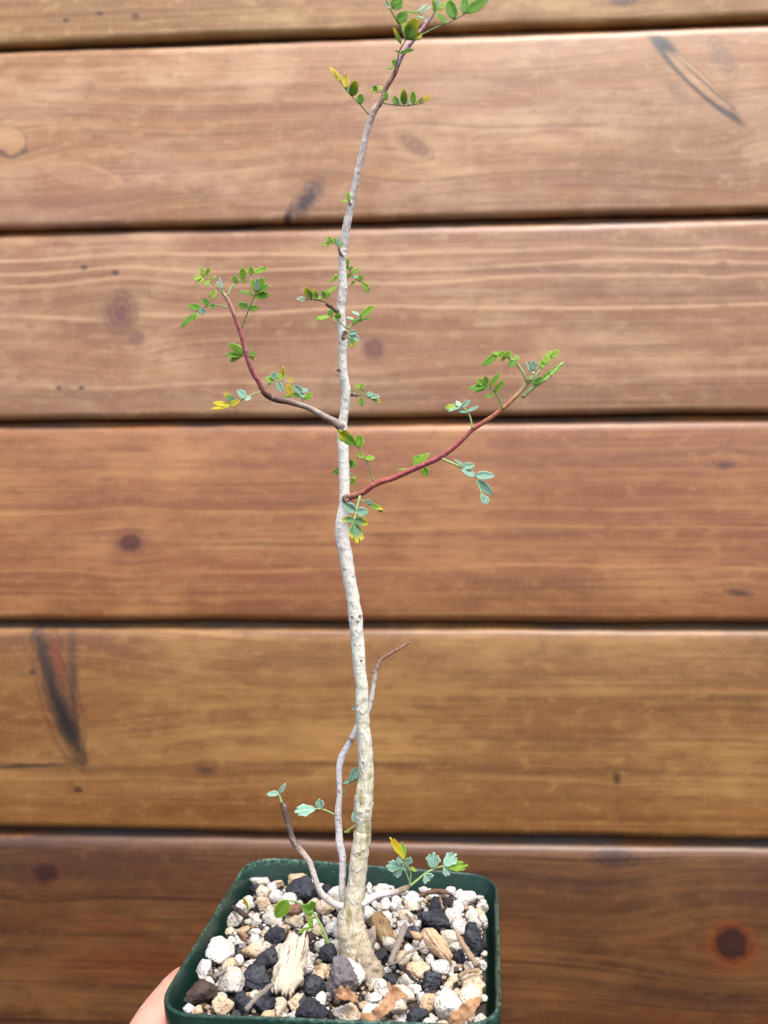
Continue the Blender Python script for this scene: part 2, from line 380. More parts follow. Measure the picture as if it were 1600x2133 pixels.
def loft(levels, closed_bottom=False, name='loft', wob=0.0):
    vs, fs = [], []; n = len(rsq(.04, .01))
    for li, (h, r, z) in enumerate(levels):
        for k, p in enumerate(rsq(h, r)):
            d = wob * noise.noise(Vector((p[0] * 70, p[1] * 70, 1.0))); e = wob * noise.noise(Vector((p[0] * 60, p[1] * 60, 8.0)))
            vs.append((p[0] * (1 + d * 18), p[1] * 1.02 * (1 + d * 18), z + e - .69 * p[0] * p[1] * (1 + z / .08)))     # the soft pot is flexed by the grip
    for li in range(len(levels) - 1):
        for k in range(n):
            k2 = (k + 1) % n; fs.append((li * n + k, li * n + k2, (li + 1) * n + k2, (li + 1) * n + k))
    if closed_bottom:
        fs.append(tuple(range(n - 1, -1, -1))); fs.append(tuple(range((len(levels) - 1) * n, len(levels) * n)))
    return mesh(name, vs, fs)
h = SIDE / 2
# body: outer shell up to the shoulder, and the inner wall down to the floor (one closed skin)
link('body', loft([(.0315, .008, -.080), (.032, .008, -.0805 + .001), (.0405, .0105, -.0150), (.0400, .010, -.0132), (.0393, .0098, -.0150), (.0305, .007, -.078)], True, 'pot_body'), mt_pot, pot)
link('rim', loft([(.0409, .0108, -.0142), (h - .0013, .0116, -.0138), (h - .0008, .0118, -.0128), (h - .0002, .0112, -.0008), (h - .00035, .0111, -.0002), (h - .0007, .0109, .0), (h - .00105, .0107, -.0002),
       (h - .0013, .0106, -.0008), (h - .0026, .0102, -.0120), (.0402, .0102, -.0165), (.0398, .010, -.0165), (.0400, .0102, -.0148), (.0409, .0108, -.0142)], False, 'pot_rim', .00035), mt_pot, pot)

# ================================================================== STONES, CHIPS, TWIGS IN THE POT
def grit_mat(name, cols, dark, porous, rough=.85):
    mt, b = new_mat(name)
    co = texco(); r = orand()
    add = X.nt.nodes.new('ShaderNodeVectorMath'); add.operation = 'ADD'; X.nt.links.new(co, add.inputs[0]); X.nt.links.new(vec(r * 13.0, r * 7.0, r * 31.0), add.inputs[1])
    v = add.outputs[0]
    n1 = nz(v, 260, 3, .6); n2 = nz(v, 900, 4, .7); n3 = nz(v, 120, 2, .5)
    pits = voro(v, porous, 'F1')
    c = mix(smooth(r, .0, 1.0), col(cols[0]), col(cols[1]))
    c = mix(smooth(n3, .45, .68), c, col(cols[2]))
    c = mix(smooth(n1, .5, .75) * .5, c, col(cols[3]))
    c = mix(smooth(n2, .55, .75) * .35, c, col(dark))
    c = mix(smooth(pits, .22, .08) * .55, c, col(dark))
    setc(b, c); b.inputs['Roughness'].default_value = rough; b.inputs['Specular IOR Level'].default_value = .25
    bump(b, smooth(pits, .1, .45) * .8 + n2 * 1.0 + n1 * .5, .7, .0007)
    return mt
M_PUM = grit_mat('pumice', [lin(214, 208, 198), lin(192, 182, 166), lin(222, 217, 208), lin(186, 166, 140)], lin(118, 106, 92), 900)
M_TAN = grit_mat('tan_pumice', [lin(206, 184, 154), lin(196, 168, 132), lin(214, 202, 182), lin(184, 146, 106)], lin(128, 92, 62), 900)
M_LAVA = grit_mat('lava', [lin(50, 51, 56), lin(42, 44, 52), lin(70, 72, 78), lin(98, 98, 102)], lin(16, 16, 18), 620, .45)
M_PURP = grit_mat('purple_scoria', [lin(116, 108, 108), lin(116, 108, 108), lin(150, 142, 144), lin(104, 86, 80)], lin(46, 38, 38), 520)
M_DARKWOOD = grit_mat('dark_chip', [lin(66, 54, 50), lin(58, 48, 46), lin(84, 70, 62), lin(104, 80, 58)], lin(26, 20, 18), 700, .8)

def ico(sub):
    bm = bmesh.new(); bmesh.ops.create_icosphere(bm, subdivisions=sub, radius=1.0)
    vs = [v.co.copy() for v in bm.verts]; fs = [tuple(v.index for v in f.verts) for f in bm.faces]; bm.free(); return vs, fs
ICO = {k: ico(k) for k in (1, 2, 3, 4, 5)}
def stone_mesh(kind, seed, sub=3):
    vs, fs = ICO[sub]; rs = random.Random(seed); off = Vector((seed * 3.17, seed * 1.91, seed * .77))
    planes = [(Vector((rs.gauss(0, 1), rs.gauss(0, 1), rs.gauss(0, 1))).normalized(), rs.uniform(.52, .82)) for _ in range(15 if kind != 'lava' else 10)]
    out = []
    for v in vs:
        r = 1.0
        for n, d in planes:                       # broken faces
            q = v.dot(n)
            if q > .05: r = min(r, d / q * 1.02)
        r = min(r, 1.0)
        p = v * r
        if kind == 'lava':
            r2 = .13 * noise.noise(v * 1.9 + off) + .11 * noise.noise(v * 4.3 + off) + .07 * noise.noise(v * 9 + off)
            if sub >= 4:
                d = noise.voronoi(v * 4.4 + off)[0][0]; r2 -= .20 * max(0, .42 - d) / .42
                d = noise.voronoi(v * 8.5 + off)[0][0]; r2 -= .09 * max(0, .45 - d) / .45
        else:
            r2 = .10 * noise.noise(v * 1.5 + off) + .05 * noise.noise(v * 3.4 + off) + .035 * noise.noise(v * 7.5 + off) + .022 * noise.noise(v * 15 + off)
            if sub >= 4:
                d = noise.voronoi(v * 6 + off)[0][0]; r2 -= .06 * max(0, .35 - d) / .35
        out.append(p * (1 + r2))
    # normalise to a unit box so that measured sizes hold
    mx = [max(abs(p[i]) for p in out) for i in range(3)]
    return mesh(kind + '_stone', [Vector((p[0] / mx[0], p[1] / mx[1], p[2] / mx[2])) for p in out], fs)
def keep_mat_scale(me, s):
    """stone meshes are baked at real size so that object coordinates stay metric"""
    me2 = me.copy(); me2.transform(Matrix.Diagonal((*s, 1))); return me2

named = []
occupied = []      # (x, y, r) in pot coordinates
BED = -.0066
def dropstone(name, kind, mat, c, box, label, cat, group=None, seed=0, sub=4, lift=0., ang=0., depthk=1.0, zrot=None):
    x0, y0, x1, y1 = box; s = CROPS[c][2]
    px, py = cpx(c, (x0 + x1) / 2, (y0 + y1) / 2)
    w = pothit(px, py, -.0045); dd = depth(w)
    rx = (x1 - x0) / s / F * dd / 2; rz = (y1 - y0) / s / F * dd / 2 * .95
    ry = min(max(rx, rz), (rx + rz) * .5) * depthk
    w = pothit(px, py, min(BED + rz * .80, -.0008) + lift); p = potloc(w)
    lim = .0412 - max(rx, .001) * .55
    p.x = max(-lim, min(lim, p.x)); p.y = max(-lim, min(lim, p.y))
    me = stone_mesh(kind, seed, sub); me.transform(Matrix.Diagonal((rx * 1.04, ry, rz * 1.04, 1)))
    me.materials.append(mat)
    o = link(name, me); o.matrix_world = PM4 @ Matrix.Translation(p) @ Matrix.Rotation(ang, 4, 'Y') @ Matrix.Rotation(random.uniform(-.25, .25) if zrot is None else zrot, 4, 'Z')
    tag(o, label, cat, group); occupied.append((p.x, p.y, (rx + ry) / 2, p.z, rz)); named.append((p.x, p.y, label))
    return o
LG = 'black lava pieces in the pot'; PG = 'pale pumice pebbles in the pot'
def pumice(c, box, label, m=M_PUM, **k): return dropstone('pumice_stone', 'pumice', m, c, box, label, 'stone', PG, **k)
def lava(c, box, label, **k): return dropstone('lava_stone', 'lava', M_LAVA, c, box, label, 'stone', LG, **k)
big = [
 (pumice, 2, (285, 905, 452, 1112), 'smooth egg-shaped white pumice stone beside the pot wall near the thumb', {}),
 (pumice, 2, (385, 722, 620, 1000), 'large greyish pumice stone standing upright by the wall near the thumb', dict(m=M_PUM)),
 (pumice, 2, (470, 985, 742, 1240), 'large lumpy bright white pumice stone next to wet black lava and a loose stick', {}),
 (pumice, 2, (415, 1225, 622, 1422), 'squarish tan pumice stone touching the dark wood chunk', dict(m=M_TAN)),
 (pumice, 2, (728, 175, 952, 275), 'wide flat white pumice stone in the pot corner farthest from the trunk', {}),
 (pumice, 2, (1080, 135, 1275, 292), 'tall peach white pumice stone against the pot wall beside glittering lava', dict(m=M_TAN)),
 (pumice, 2, (808, 268, 950, 402), 'tan pumice stone stacked above another tan one', dict(m=M_TAN)),
 (pumice, 2, (808, 372, 952, 505), 'pale tan pumice stone below its tan neighbour and beside the round seedling leaf', dict(m=M_TAN)),
 (pumice, 2, (852, 492, 1060, 632), 'rough white pumice stone just below the round seedling leaf', {}),
 (pumice, 2, (1068, 500, 1255, 655), 'creamy yellowish pumice stone above the big bark slab', dict(m=M_TAN)),
 (pumice, 2, (690, 745, 905, 935), 'pinkish tan angular pumice stone touching black lava', dict(m=M_TAN)),
 (pumice, 2, (1335, 385, 1510, 545), 'cream pumice stone with yellow stain under the leftmost low twig', dict(m=M_TAN)),
 (pumice, 2, (1095, 1215, 1250, 1395), 'cream pumice stone below the foot of the bark slab', dict(m=M_TAN)),
 (pumice, 2, (965, 1255, 1085, 1455), 'narrow upright cream pumice stone at the front of the pot', dict(m=M_TAN)),
 (pumice, 2, (1475, 1320, 1640, 1442), 'oval pinkish white pumice stone below the brown crumbs', {}),
 (pumice, 2, (738, 648, 862, 742), 'small bright pumice stone above the pinkish tan angular one', {}),
 (pumice, 2, (610, 718, 738, 805), 'low white pumice stone behind the large upright greyish one', {}),
 (pumice, 2, (555, 500, 692, 655), 'blue white pumice stone lying along the side wall of the pot', {}),
 (pumice, 2, (700, 920, 835, 1012), 'small white pumice stone wedged above black lava', {}),
 (pumice, 2, (668, 345, 770, 450), 'white pumice stone behind the tiny yellow sprout', {}),
 (pumice, 2, (1398, 545, 1475, 652), 'small pointed white pumice stone beside the trunk foot', {}),
 (pumice, 2, (175, 1310, 292, 1398), 'white pumice stone in the corner of the pot nearest the thumb', {}),
 (pumice, 2, (1240, 860, 1345, 1000), 'small white pumice stone leaning on the right side of the bark slab', {}),
 (pumice, 3, (915, 1340, 1215, 1655), 'largest cream white pumice stone, beside the brown dry leaf', {}),
 (pumice, 3, (1150, 1205, 1400, 1415), 'large knobbly cream pumice stone above the brown dry leaf', dict(m=M_TAN)),
 (pumice, 3, (700, 1090, 905, 1270), 'peach angular pumice stone below the bent grey twig', dict(m=M_TAN)),
 (pumice, 3, (905, 1100, 1120, 1262), 'elongated bright white pumice stone right of the peach angular one', {}),
 (pumice, 3, (415, 1265, 560, 1420), 'bright white pumice stone just above the curled orange leaf', {}),
 (pumice, 3, (705, 1295, 840, 1400), 'rounded white pumice stone touching the tip of the curled orange leaf', {}),
 (pumice, 3, (775, 1370, 885, 1490), 'white pumice stone right of the curled orange leaf', {}),
 (pumice, 3, (320, 1385, 490, 1500), 'pale pumice stone left of the curled orange leaf at the trunk foot', {}),
 (pumice, 3, (45, 1480, 310, 1650), 'oval pinkish pumice stone in front of the purple scoria', dict(m=M_TAN)),
 (pumice, 3, (995, 838, 1165, 985), 'round bright white pumice stone right of the tan bark chip', {}),
 (pumice, 3, (1015, 640, 1205, 800), 'cream pumice stone right of the large black lava block', {}),
 (pumice, 3, (1130, 480, 1320, 640), 'big round white pumice stone under the back corner of the rim', {}),
 (pumice, 3, (1095, 560, 1215, 675), 'round white pumice stone in front of the big round one in the corner', {}),
 (pumice, 3, (1205, 650, 1330, 790), 'upright white pumice stone above the black pitted lava', {}),
 (pumice, 3, (1345, 570, 1448, 690), 'rounded cream pumice stone against the side wall under the corner', {}),
 (pumice, 3, (1360, 680, 1448, 835), 'double lump of white pumice against the side wall', {}),
 (pumice, 3, (440, 545, 575, 705), 'white pumice stone below the low twig right of the trunk', {}),
 (pumice, 3, (560, 540, 670, 690), 'ridged white pumice stone under the low twig', {}),
 (pumice, 3, (660, 490, 835, 620), 'white pumice stone under the tip of the low twig', {}),
 (pumice, 3, (660, 570, 840, 680), 'tan pumice stone above the black lava block', dict(m=M_TAN)),
 (pumice, 3, (400, 412, 555, 520), 'pale pumice stone against the back wall right of the trunk', {}),
 (pumice, 3, (600, 750, 745, 860), 'white pumice lump at the upper end of the grey stick', {}),
 (pumice, 3, (740, 900, 822, 1010), 'small white pumice pebble between grey stick and tan bark chip', {}),
 (pumice, 3, (345, 410, 405, 520), 'pink white pumice stone peeping out right behind the trunk', {}),
 (pumice, 3, (905, 540, 1000, 620), 'small white pumice stone below the brown horizontal twig', {}),
 (pumice, 3, (1050, 452, 1140, 530), 'white pumice stone against the back wall at the end of the brown twig', {}),
 (pumice, 3, (1345, 1075, 1448, 1190), 'cream pebble by the side wall beside the tan splinter', {}),
 (pumice, 3, (1380, 1010, 1450, 1080), 'small round cream pebble on the side wall above another', {}),
 (lava, 2, (1080, 195, 1410, 420), 'big glittering black lava stone at the foot of the dark-tipped twig', {}),
 (lava, 2, (820, 800, 1045, 985), 'matte black lava stone left of the bark slab', {}),
 (lava, 2, (700, 975, 985, 1195), 'wet shiny black lava stone between white pumice and the bark slab', {}),
 (lava, 2, (1168, 1055, 1435, 1255), 'blue black crumbly lava stone right of the foot of the bark slab', {}),
 (lava, 2, (885, 635, 1112, 805), 'flat black lava stone above the matte one', {}),
 (lava, 2, (820, 625, 910, 700), 'little black lava crumb left of the flat black stone', {}),
 (lava, 2, (625, 1235, 790, 1410), 'dark blue lava stone beside the squarish tan pumice', {}),
 (lava, 2, (780, 1225, 985, 1400), 'black lava stone under the loose stick at the front', {}),
 (lava, 2, (1155, 1240, 1470, 1500), 'large grey black lava stone at the front edge of the pot', {}),
 (lava, 2, (750, 255, 870, 360), 'small black lava stone in the far corner under white pumice', {}),
 (lava, 3, (795, 632, 1095, 842), 'big blocky black lava stone above the tan bark chip', {}),
 (lava, 3, (1200, 758, 1395, 1078), 'tall pitted black lava stone near the side wall', {}),
 (lava, 3, (1095, 1000, 1228, 1155), 'black lava stone at the lower tip of the tan bark chip', {}),
 (lava, 3, (408, 980, 555, 1160), 'black lava stone right of the trunk foot', {}),
 (lava, 3, (478, 1195, 615, 1335), 'small blue black lava stone between root and peach pumice', {}),
 (lava, 3, (835, 1185, 1025, 1350), 'shiny black lava stone below the elongated white pumice', {}),
 (lava, 3, (665, 1505, 905, 1680), 'black lava stone at the front below the white pebbles', {}),
 (lava, 3, (840, 1345, 985, 1470), 'dark lava stone left of the largest cream pumice', {}),
 (lava, 3, (1385, 930, 1450, 1010), 'black lava crumb against the side wall', {}),
 (lava, 3, (-60, 420, 60, 520), 'black lava stone behind the thin upright stem', {}),
]
for k, (fn, c, box, lab, kw) in enumerate(big): fn(c, box, lab, seed=k + 11, **kw)
scoria = dropstone('scoria_stone', 'lava', M_PURP, 3, (0, 1040, 255, 1400), 'large purple grey scoria stone leaning against the trunk foot', 'stone', seed=91, sub=5, depthk=.75, lift=.004)
for v in scoria.data.vertices:                    # a broken cone: narrow top, wide jagged foot
    t = v.co.z / .0045; k = 1.05 - .38 * max(-1, min(1, t)); v.co.x = v.co.x * k - .0006 * t; v.co.y *= k; v.co *= 1 + .12 * noise.noise(v.co * 420) + .08 * noise.noise(v.co * 900)
dropstone('wood_chunk', 'pumice', M_DARKWOOD, 2, (190, 1120, 475, 1335), 'dark brown wood chunk in the corner near the thumb', 'wood chip', seed=92)
dropstone('wood_chunk', 'pumice', M_DARKWOOD, 3, (1000, 535, 1125, 620), 'small dark brown wood lump under the brown horizontal twig', 'wood chip', seed=93)
dropstone('wood_chunk', 'pumice', M_DARKWOOD, 2, (1240, 670, 1340, 790), 'dark brown wood lump behind the bark slab', 'wood chip', seed=94)

# -- small filler pebbles
var_p = [stone_mesh('pumice', 200 + k, 3) for k in range(10)]; var_l = [stone_mesh('lava', 240 + k, 3) for k in range(5)]
TRUNK = potloc(pothit(742, 2008, -.008))
occupied.append((TRUNK.x, TRUNK.y, .0065, 0, 0))
def nick(l):
    w = l.split()
    for k, q in enumerate(w):
        if k > 2 and q in ('beside', 'next', 'just', 'below', 'above', 'against', 'in', 'under', 'at', 'right', 'left', 'between', 'touching', 'near', 'by', 'standing', 'leaning', 'lying', 'with', 'stacked', 'wedged', 'peeping', 'behind'): return ' '.join(w[:k])
    return ' '.join(w[:9])
rs = random.Random(5); nfill = 0; cache = {}
for t in range(9000):
    if nfill >= 215: break
    r = rs.uniform(.0019, .0042) if t < 5000 else rs.uniform(.0011, .0021)
    lim = .0412 - r * .6
    x, y = rs.uniform(-lim, lim), rs.uniform(-lim, lim)
    if abs(x) > .034 and abs(y) > .034 and (abs(x) - .034) ** 2 + (abs(y) - .034) ** 2 > .0062 ** 2: continue
    if any((x - q[0]) ** 2 + (y - q[1]) ** 2 < ((r + q[2]) * (.74 if q[2] > .0045 else .84)) ** 2 for q in occupied): continue
    kind = rs.random(); rz = r * rs.uniform(.75, 1.0)
    rb = round(r * 2000) / 2000 or .001
    if kind < .60: key, mat, nm, lab, g = ('p', rs.randrange(10)), M_PUM, 'pumice_pebble', 'small white pumice pebble filling gaps between the bigger stones', 'small white pumice pebbles in the pot'
    elif kind < .89: key, mat, nm, lab, g = ('t', rs.randrange(10)), M_TAN, 'tan_pebble', 'small tan pebble filling gaps between the bigger stones', 'small tan pebbles in the pot'
    else: key, mat, nm, lab, g = ('l', rs.randrange(5)), M_LAVA, 'lava_pebble', 'small black lava crumb filling gaps between the bigger stones', 'small black lava crumbs in the pot'
    kk = (key, rb)
    if kk not in cache:
        me = (var_l if key[0] == 'l' else var_p)[key[1]].copy(); me.transform(Matrix.Diagonal((rb, rb * .85, rb * .8, 1))); me.materials.append(mat); cache[kk] = me
    o = link(nm, cache[kk])
    zz = BED + rz * rs.uniform(.55, .95) + (.0012 if r > .0028 else 0)
    o.matrix_world = PM4 @ Matrix.Translation((x, y, zz)) @ Matrix.Rotation(rs.uniform(0, 6.28), 4, 'Z') @ Matrix.Rotation(rs.uniform(-.5, .5), 4, 'X')
    near = min(named, key=lambda q: (q[0] - x) ** 2 + (q[1] - y) ** 2)[2]; head = lab.replace(' filling gaps between the bigger stones', ' beside the')
    tag(o, head + ' ' + ' '.join(near.split()[:16 - len(head.split())]) if len(near.split()) + len(head.split()) <= 16 else head + ' ' + nick(near), 'stone', g); occupied.append((x, y, r)); nfill += 1

# -- the bed: fine dark mix with loose grit, nobody could count it
mt_bed, b = new_mat('potting_mix')
at = X.nt.nodes.new('ShaderNodeVertexColor'); at.layer_name = 'tint'
n2 = nz(texco(), 1500, 3, .7)
setc(b, mix(smooth(n2, .45, .75) * .5, at.outputs[0], (.02, .016, .013))); b.inputs['Roughness'].default_value = .95
bump(b, n2, .6, .0005)
vs, fs, cs = [], [], []
N = 60
for i in range(N + 1):
    for j in range(N + 1):
        x = (-.5 + i / N) * 2; y = (-.5 + j / N) * 2
        m_ = max(abs(x), abs(y)); e_ = sqrt(x * x + y * y); k_ = min(1., 1.22 * m_ / e_) if e_ > 0 else 1.; x *= k_; y *= k_      # rounded corners
        X_, Y_ = x * .0412, y * .0414
        vs.append((X_, Y_, BED + .0009 * noise.noise(Vector((X_ * 230, Y_ * 230, 0))) + .0006 * noise.noise(Vector((X_ * 600, Y_ * 600, 3))))); cs.append((.045, .034, .026))
for i in range(N):
    for j in range(N):
        a = i * (N + 1) + j; fs.append((a, a + N + 1, a + N + 2, a + 1))
iv, if_ = ICO[1]
for t in range(2600):
    x, y = rs.uniform(-.0398, .0398), rs.uniform(-.0398, .0398); r = rs.uniform(.0004, .0012)
    k = rs.random(); tint = (.60, .56, .50) if k < .38 else (.40, .29, .18) if k < .6 else (.10, .065, .04) if k < .78 else (.022, .022, .026)
    b0 = len(vs); zc = BED + rs.uniform(.0, .0012)
    for v in iv:
        q = r * (1 + .35 * noise.noise(v * 1.6 + Vector((t, 0, 0))))
        vs.append((x + v.x * q, y + v.y * q, zc + v.z * q * .8)); cs.append(tint)
    fs += [tuple(b0 + i for i in f) for f in if_]
me = mesh('potting_grit', vs, fs); ca = me.color_attributes.new('tint', 'FLOAT_COLOR', 'POINT')
ca.data.foreach_set('color', np.array([(*q, 1) for q in cs], np.float32).ravel())
bed = link('potting_grit', me, mt_bed); bed.matrix_world = PM4; bed['kind'] = 'stuff'
tag(bed, 'fine dark potting grit between the stones in the green pot', 'grit')

# -- bark slabs, splinters, twigs, dry leaves
def bark_mat(name, a, bcol, dk, stripe=900):
    mt, b = new_mat(name); u = texco('UV'); x, y, z = sep(u)
    r = orand()
    f = nz(vec(x * 120.0 + r * 9.0, y * stripe), 1, 4, .65); g = nz(vec(x * 600.0, y * 600.0, 3.0), 1, 3, .6); q = nz(vec(x * 180.0, y * 180.0, r * 7.0), 1, 2)
    c = mix(smooth(f, .30, .50), col(dk), col(a)); c = mix(smooth(q, .45, .7) * .8, c, col(bcol)); c = mix(smooth(f, .44, .36) * .8, c, col(dk))
    c = mix(smooth(g, .6, .75) * .4, c, col(dk))
    setc(b, c); b.inputs['Roughness'].default_value = .85; b.inputs['Specular IOR Level'].default_value = .2; bump(b, f * 1.0 + g * .4, .8, .0006); return mt
M_SLAB = bark_mat('pale_bark', lin(192, 178, 156), lin(208, 197, 178), lin(116, 98, 78))
M_CHIP = bark_mat('tan_bark', lin(196, 164, 130), lin(214, 190, 160), lin(100, 74, 54))
M_GOLD = bark_mat('golden_bark', lin(150, 122, 84), lin(196, 172, 132), lin(54, 40, 28))
M_TWIG = bark_mat('grey_twig', lin(166, 152, 138), lin(190, 180, 168), lin(84, 70, 60))
M_BTWIG = bark_mat('brown_twig', lin(134, 100, 80), lin(158, 126, 104), lin(70, 48, 38))
def slab(name, mat, c, p0, p1, wid, thick, label, seed, l0=.006, l1=.006, taper=(.75, 1.0, .9, .6), cat='bark chip'):
    """broken piece of bark: ridged plate from crop point p0 to p1, lying on the stones"""
    a = pothit(*cpx(c, *p0), BED + l0); e = pothit(*cpx(c, *p1), BED + l1); s = CROPS[c][2]
    dd = depth((a + e) / 2); hw = wid / s / F * dd / 2
    u = (e - a); L = u.length; u.normalize()
    n = (PZ * .8 - FWD * .6); n = (n - u * n.dot(u)).normalized(); wv = u.cross(n)
    NU, NV = 44, 26; vs, fs, uv = [], [], []
    def hwid(t):
        k = t * (len(taper) - 1); i = min(int(k), len(taper) - 2); return taper[i] + (taper[i + 1] - taper[i]) * (k - i)
    for side in (1, -1):
        for i in range(NU + 1):
            for j in range(NV + 1):
                t, v = i / NU, j / NV * 2 - 1
                jag = 1 + .22 * noise.noise(Vector((t * 5, (3 if v > 0 else 8), seed))) + .12 * noise.noise(Vector((t * 19, (3 if v > 0 else 8), seed)))
                end = (.16 * noise.noise(Vector((v * 3, seed, 2 + (t > .5)))) + .08 * noise.noise(Vector((v * 9, seed, 2 + (t > .5))))) * max(0, abs(2 * t - 1) - .6) / .4
                rid = .16 * noise.noise(Vector((t * 3.0, v * 5, seed))) + .22 * noise.noise(Vector((t * 5, v * 17, seed + 3))) + .22 * noise.noise(Vector((t * 22, v * 22, seed)))
                edge = (1 - abs(v) ** 6) * (1 - abs(2 * t - 1) ** 12)
                hgt = side * thick * .5 * (.35 + .65 * edge) * (1 + (rid if side > 0 else rid * .4)) - .25 * thick * v * v
                vs.append(u * (L * (t + end)) + wv * (hw * hwid(t) * v * jag) + n * hgt); uv.append((t * L, v * hw))
    B = (NU + 1) * (NV + 1); ix = lambda s_, i, j: s_ * B + i * (NV + 1) + j
    for i in range(NU):
        for j in range(NV):
            fs.append((ix(0, i, j), ix(0, i + 1, j), ix(0, i + 1, j + 1), ix(0, i, j + 1))); fs.append((ix(1, i, j), ix(1, i, j + 1), ix(1, i + 1, j + 1), ix(1, i + 1, j)))
    for i in range(NU):
        for j in (0, NV):
            q = (ix(0, i, j), ix(1, i, j), ix(1, i + 1, j), ix(0, i + 1, j)); fs.append(q if j == 0 else q[::-1])
    for j in range(NV):
        for i in (0, NU):
            q = (ix(0, i, j), ix(0, i, j + 1), ix(1, i, j + 1), ix(1, i, j)); fs.append(q if i == 0 else q[::-1])
    o = link(name, mesh(name, vs, fs, uv), mat, None, a); tag(o, label, cat); return o
slab('bark_slab', M_SLAB, 2, (1040, 1220), (1190, 700), 265, .0030, 'large pale ridged bark slab standing among the stones left of the trunk', 3.1, .0035, .0125, (.62, .95, 1.0, .95, .72))
slab('bark_chip', M_CHIP, 3, (1085, 1085), (880, 840), 150, .0035, 'tan bark chip pointing down between black lava stones right of the trunk', 5.2, .005, .007, (.35, .9, 1.0, .8))
slab('bark_chunk', M_GOLD, 3, (545, 940), (440, 690), 150, .0030, 'thick golden brown bark chunk right behind the trunk foot', 8.4, .004, .008, (.8, 1, 1, .7))
slab('bark_splinter', M_TWIG, 3, (380, 960), (420, 800), 80, .0022, 'thin grey bark splinter wedged behind the trunk foot', 9.1, .004, .006, (.4, 1, .9, .5))
slab('bark_chip', M_CHIP, 3, (840, 900), (730, 850), 70, .0018, 'flat light brown bark sliver beside the tan chip', 4.4, .006, .007, (.5, 1, .8, .2))
slab('bark_chip', M_BTWIG, 2, (740, 740), (655, 690), 60, .0018, 'thin brown bark sliver left of the flat black lava', 6.4, .005, .006, (.5, 1, .8, .3))
slab('wood_disc', M_BTWIG, 2, (1060, 490), (1220, 470), 90, .0025, 'flat grey brown wood disc under the seedling stem', 2.2, .006, .006, (.6, 1, 1, .6))
def twig(c, pts, wpx, mat, label, lifts, name='twig'):
    s = CROPS[c][2]; W = [pothit(*cpx(c, *p), BED + l) for p, l in zip(pts, lifts)]
    r = [q / s / F * depth(w) / 2 for q, w in zip(wpx, W)]
    o = link(name, tube(W, r, 9, 7, .55, 1100., name=name, swell=.35), mat, None, W[0]); tag(o, label, 'twig'); return o
twig(3, [(560, 1125), (620, 960), (690, 800)], (58, 62, 62), M_TWIG, 'short thick grey stick lying right of the trunk foot', (.0055, .0075, .009))
twig(3, [(535, 1140), (640, 1100), (720, 1030), (850, 985), (955, 992)], (12, 24, 28, 24, 8), M_TWIG, 'bent stringy grey twig curving past the peach pumice', (.0055, .0065, .0075, .0078, .007))
twig(3, [(1320, 1140), (1240, 1020), (1180, 920), (1145, 850)], (50, 58, 48, 30), M_CHIP, 'tan splinter between two black lava stones', (.005, .006, .0075, .0085), 'splinter')
twig(3, [(815, 535), (900, 500), (1000, 492), (1090, 515)], (24, 42, 44, 26), M_BTWIG, 'smooth brown twig lying along the back wall of the pot', (.006, .0075, .0075, .0065))
twig(3, [(1020, 640), (1005, 580), (995, 525)], (26, 22, 10), M_CHIP, 'thin upright tan splinter below the brown twig', (.004, .006, .008), 'splinter')
twig(2, [(725, 1365), (830, 1245), (960, 1140)], (48, 46, 42), M_TWIG, 'loose grey brown stick crossing black lava at the front', (.0065, .0075, .0075))
twig(2, [(612, 462), (680, 505), (742, 545)], (42, 46, 36), M_DARKWOOD, 'dark broken stick beside the tiny yellow sprout', (.0065, .0065, .006))
twig(2, [(440, 1075), (500, 1040), (585, 1000)], (34, 40, 30), M_TWIG, 'thin grey twig behind the lumpy white pumice', (.006, .0065, .006))
twig(3, [(640, 1150), (700, 1190), (760, 1260), (800, 1280)], (30, 40, 34, 16), M_DARKWOOD, 'dark shrivelled root piece below the bent grey twig', (.006, .006, .006, .0055), 'dead_root')
twig(3, [(700, 690), (745, 740), (805, 830)], (22, 24, 12), M_TWIG, 'thin dark splinter left of the blocky black lava', (.006, .007, .007), 'splinter')
twig(3, [(1165, 1240), (1230, 1195), (1330, 1190)], (30, 36, 24), M_CHIP, 'short yellowish splinter above the knobbly cream pumice', (.006, .007, .007), 'splinter')
mt_dry, b = new_mat('dry_leaf'); u = texco('UV'); x, y, z = sep(u)
f = nz(vec(x * 400.0, y * 400.0), 1, 4, .6); g = nz(vec(x * 130.0, y * 130.0, 2.0), 1, 3)
c = mix(smooth(f, .3, .7), lin(124, 84, 54), lin(184, 142, 100)); c = mix(smooth(g, .52, .72) * .8, c, lin(84, 48, 28)); setc(b, c)
b.inputs['Roughness'].default_value = .7; bump(b, f, .5, .0005)
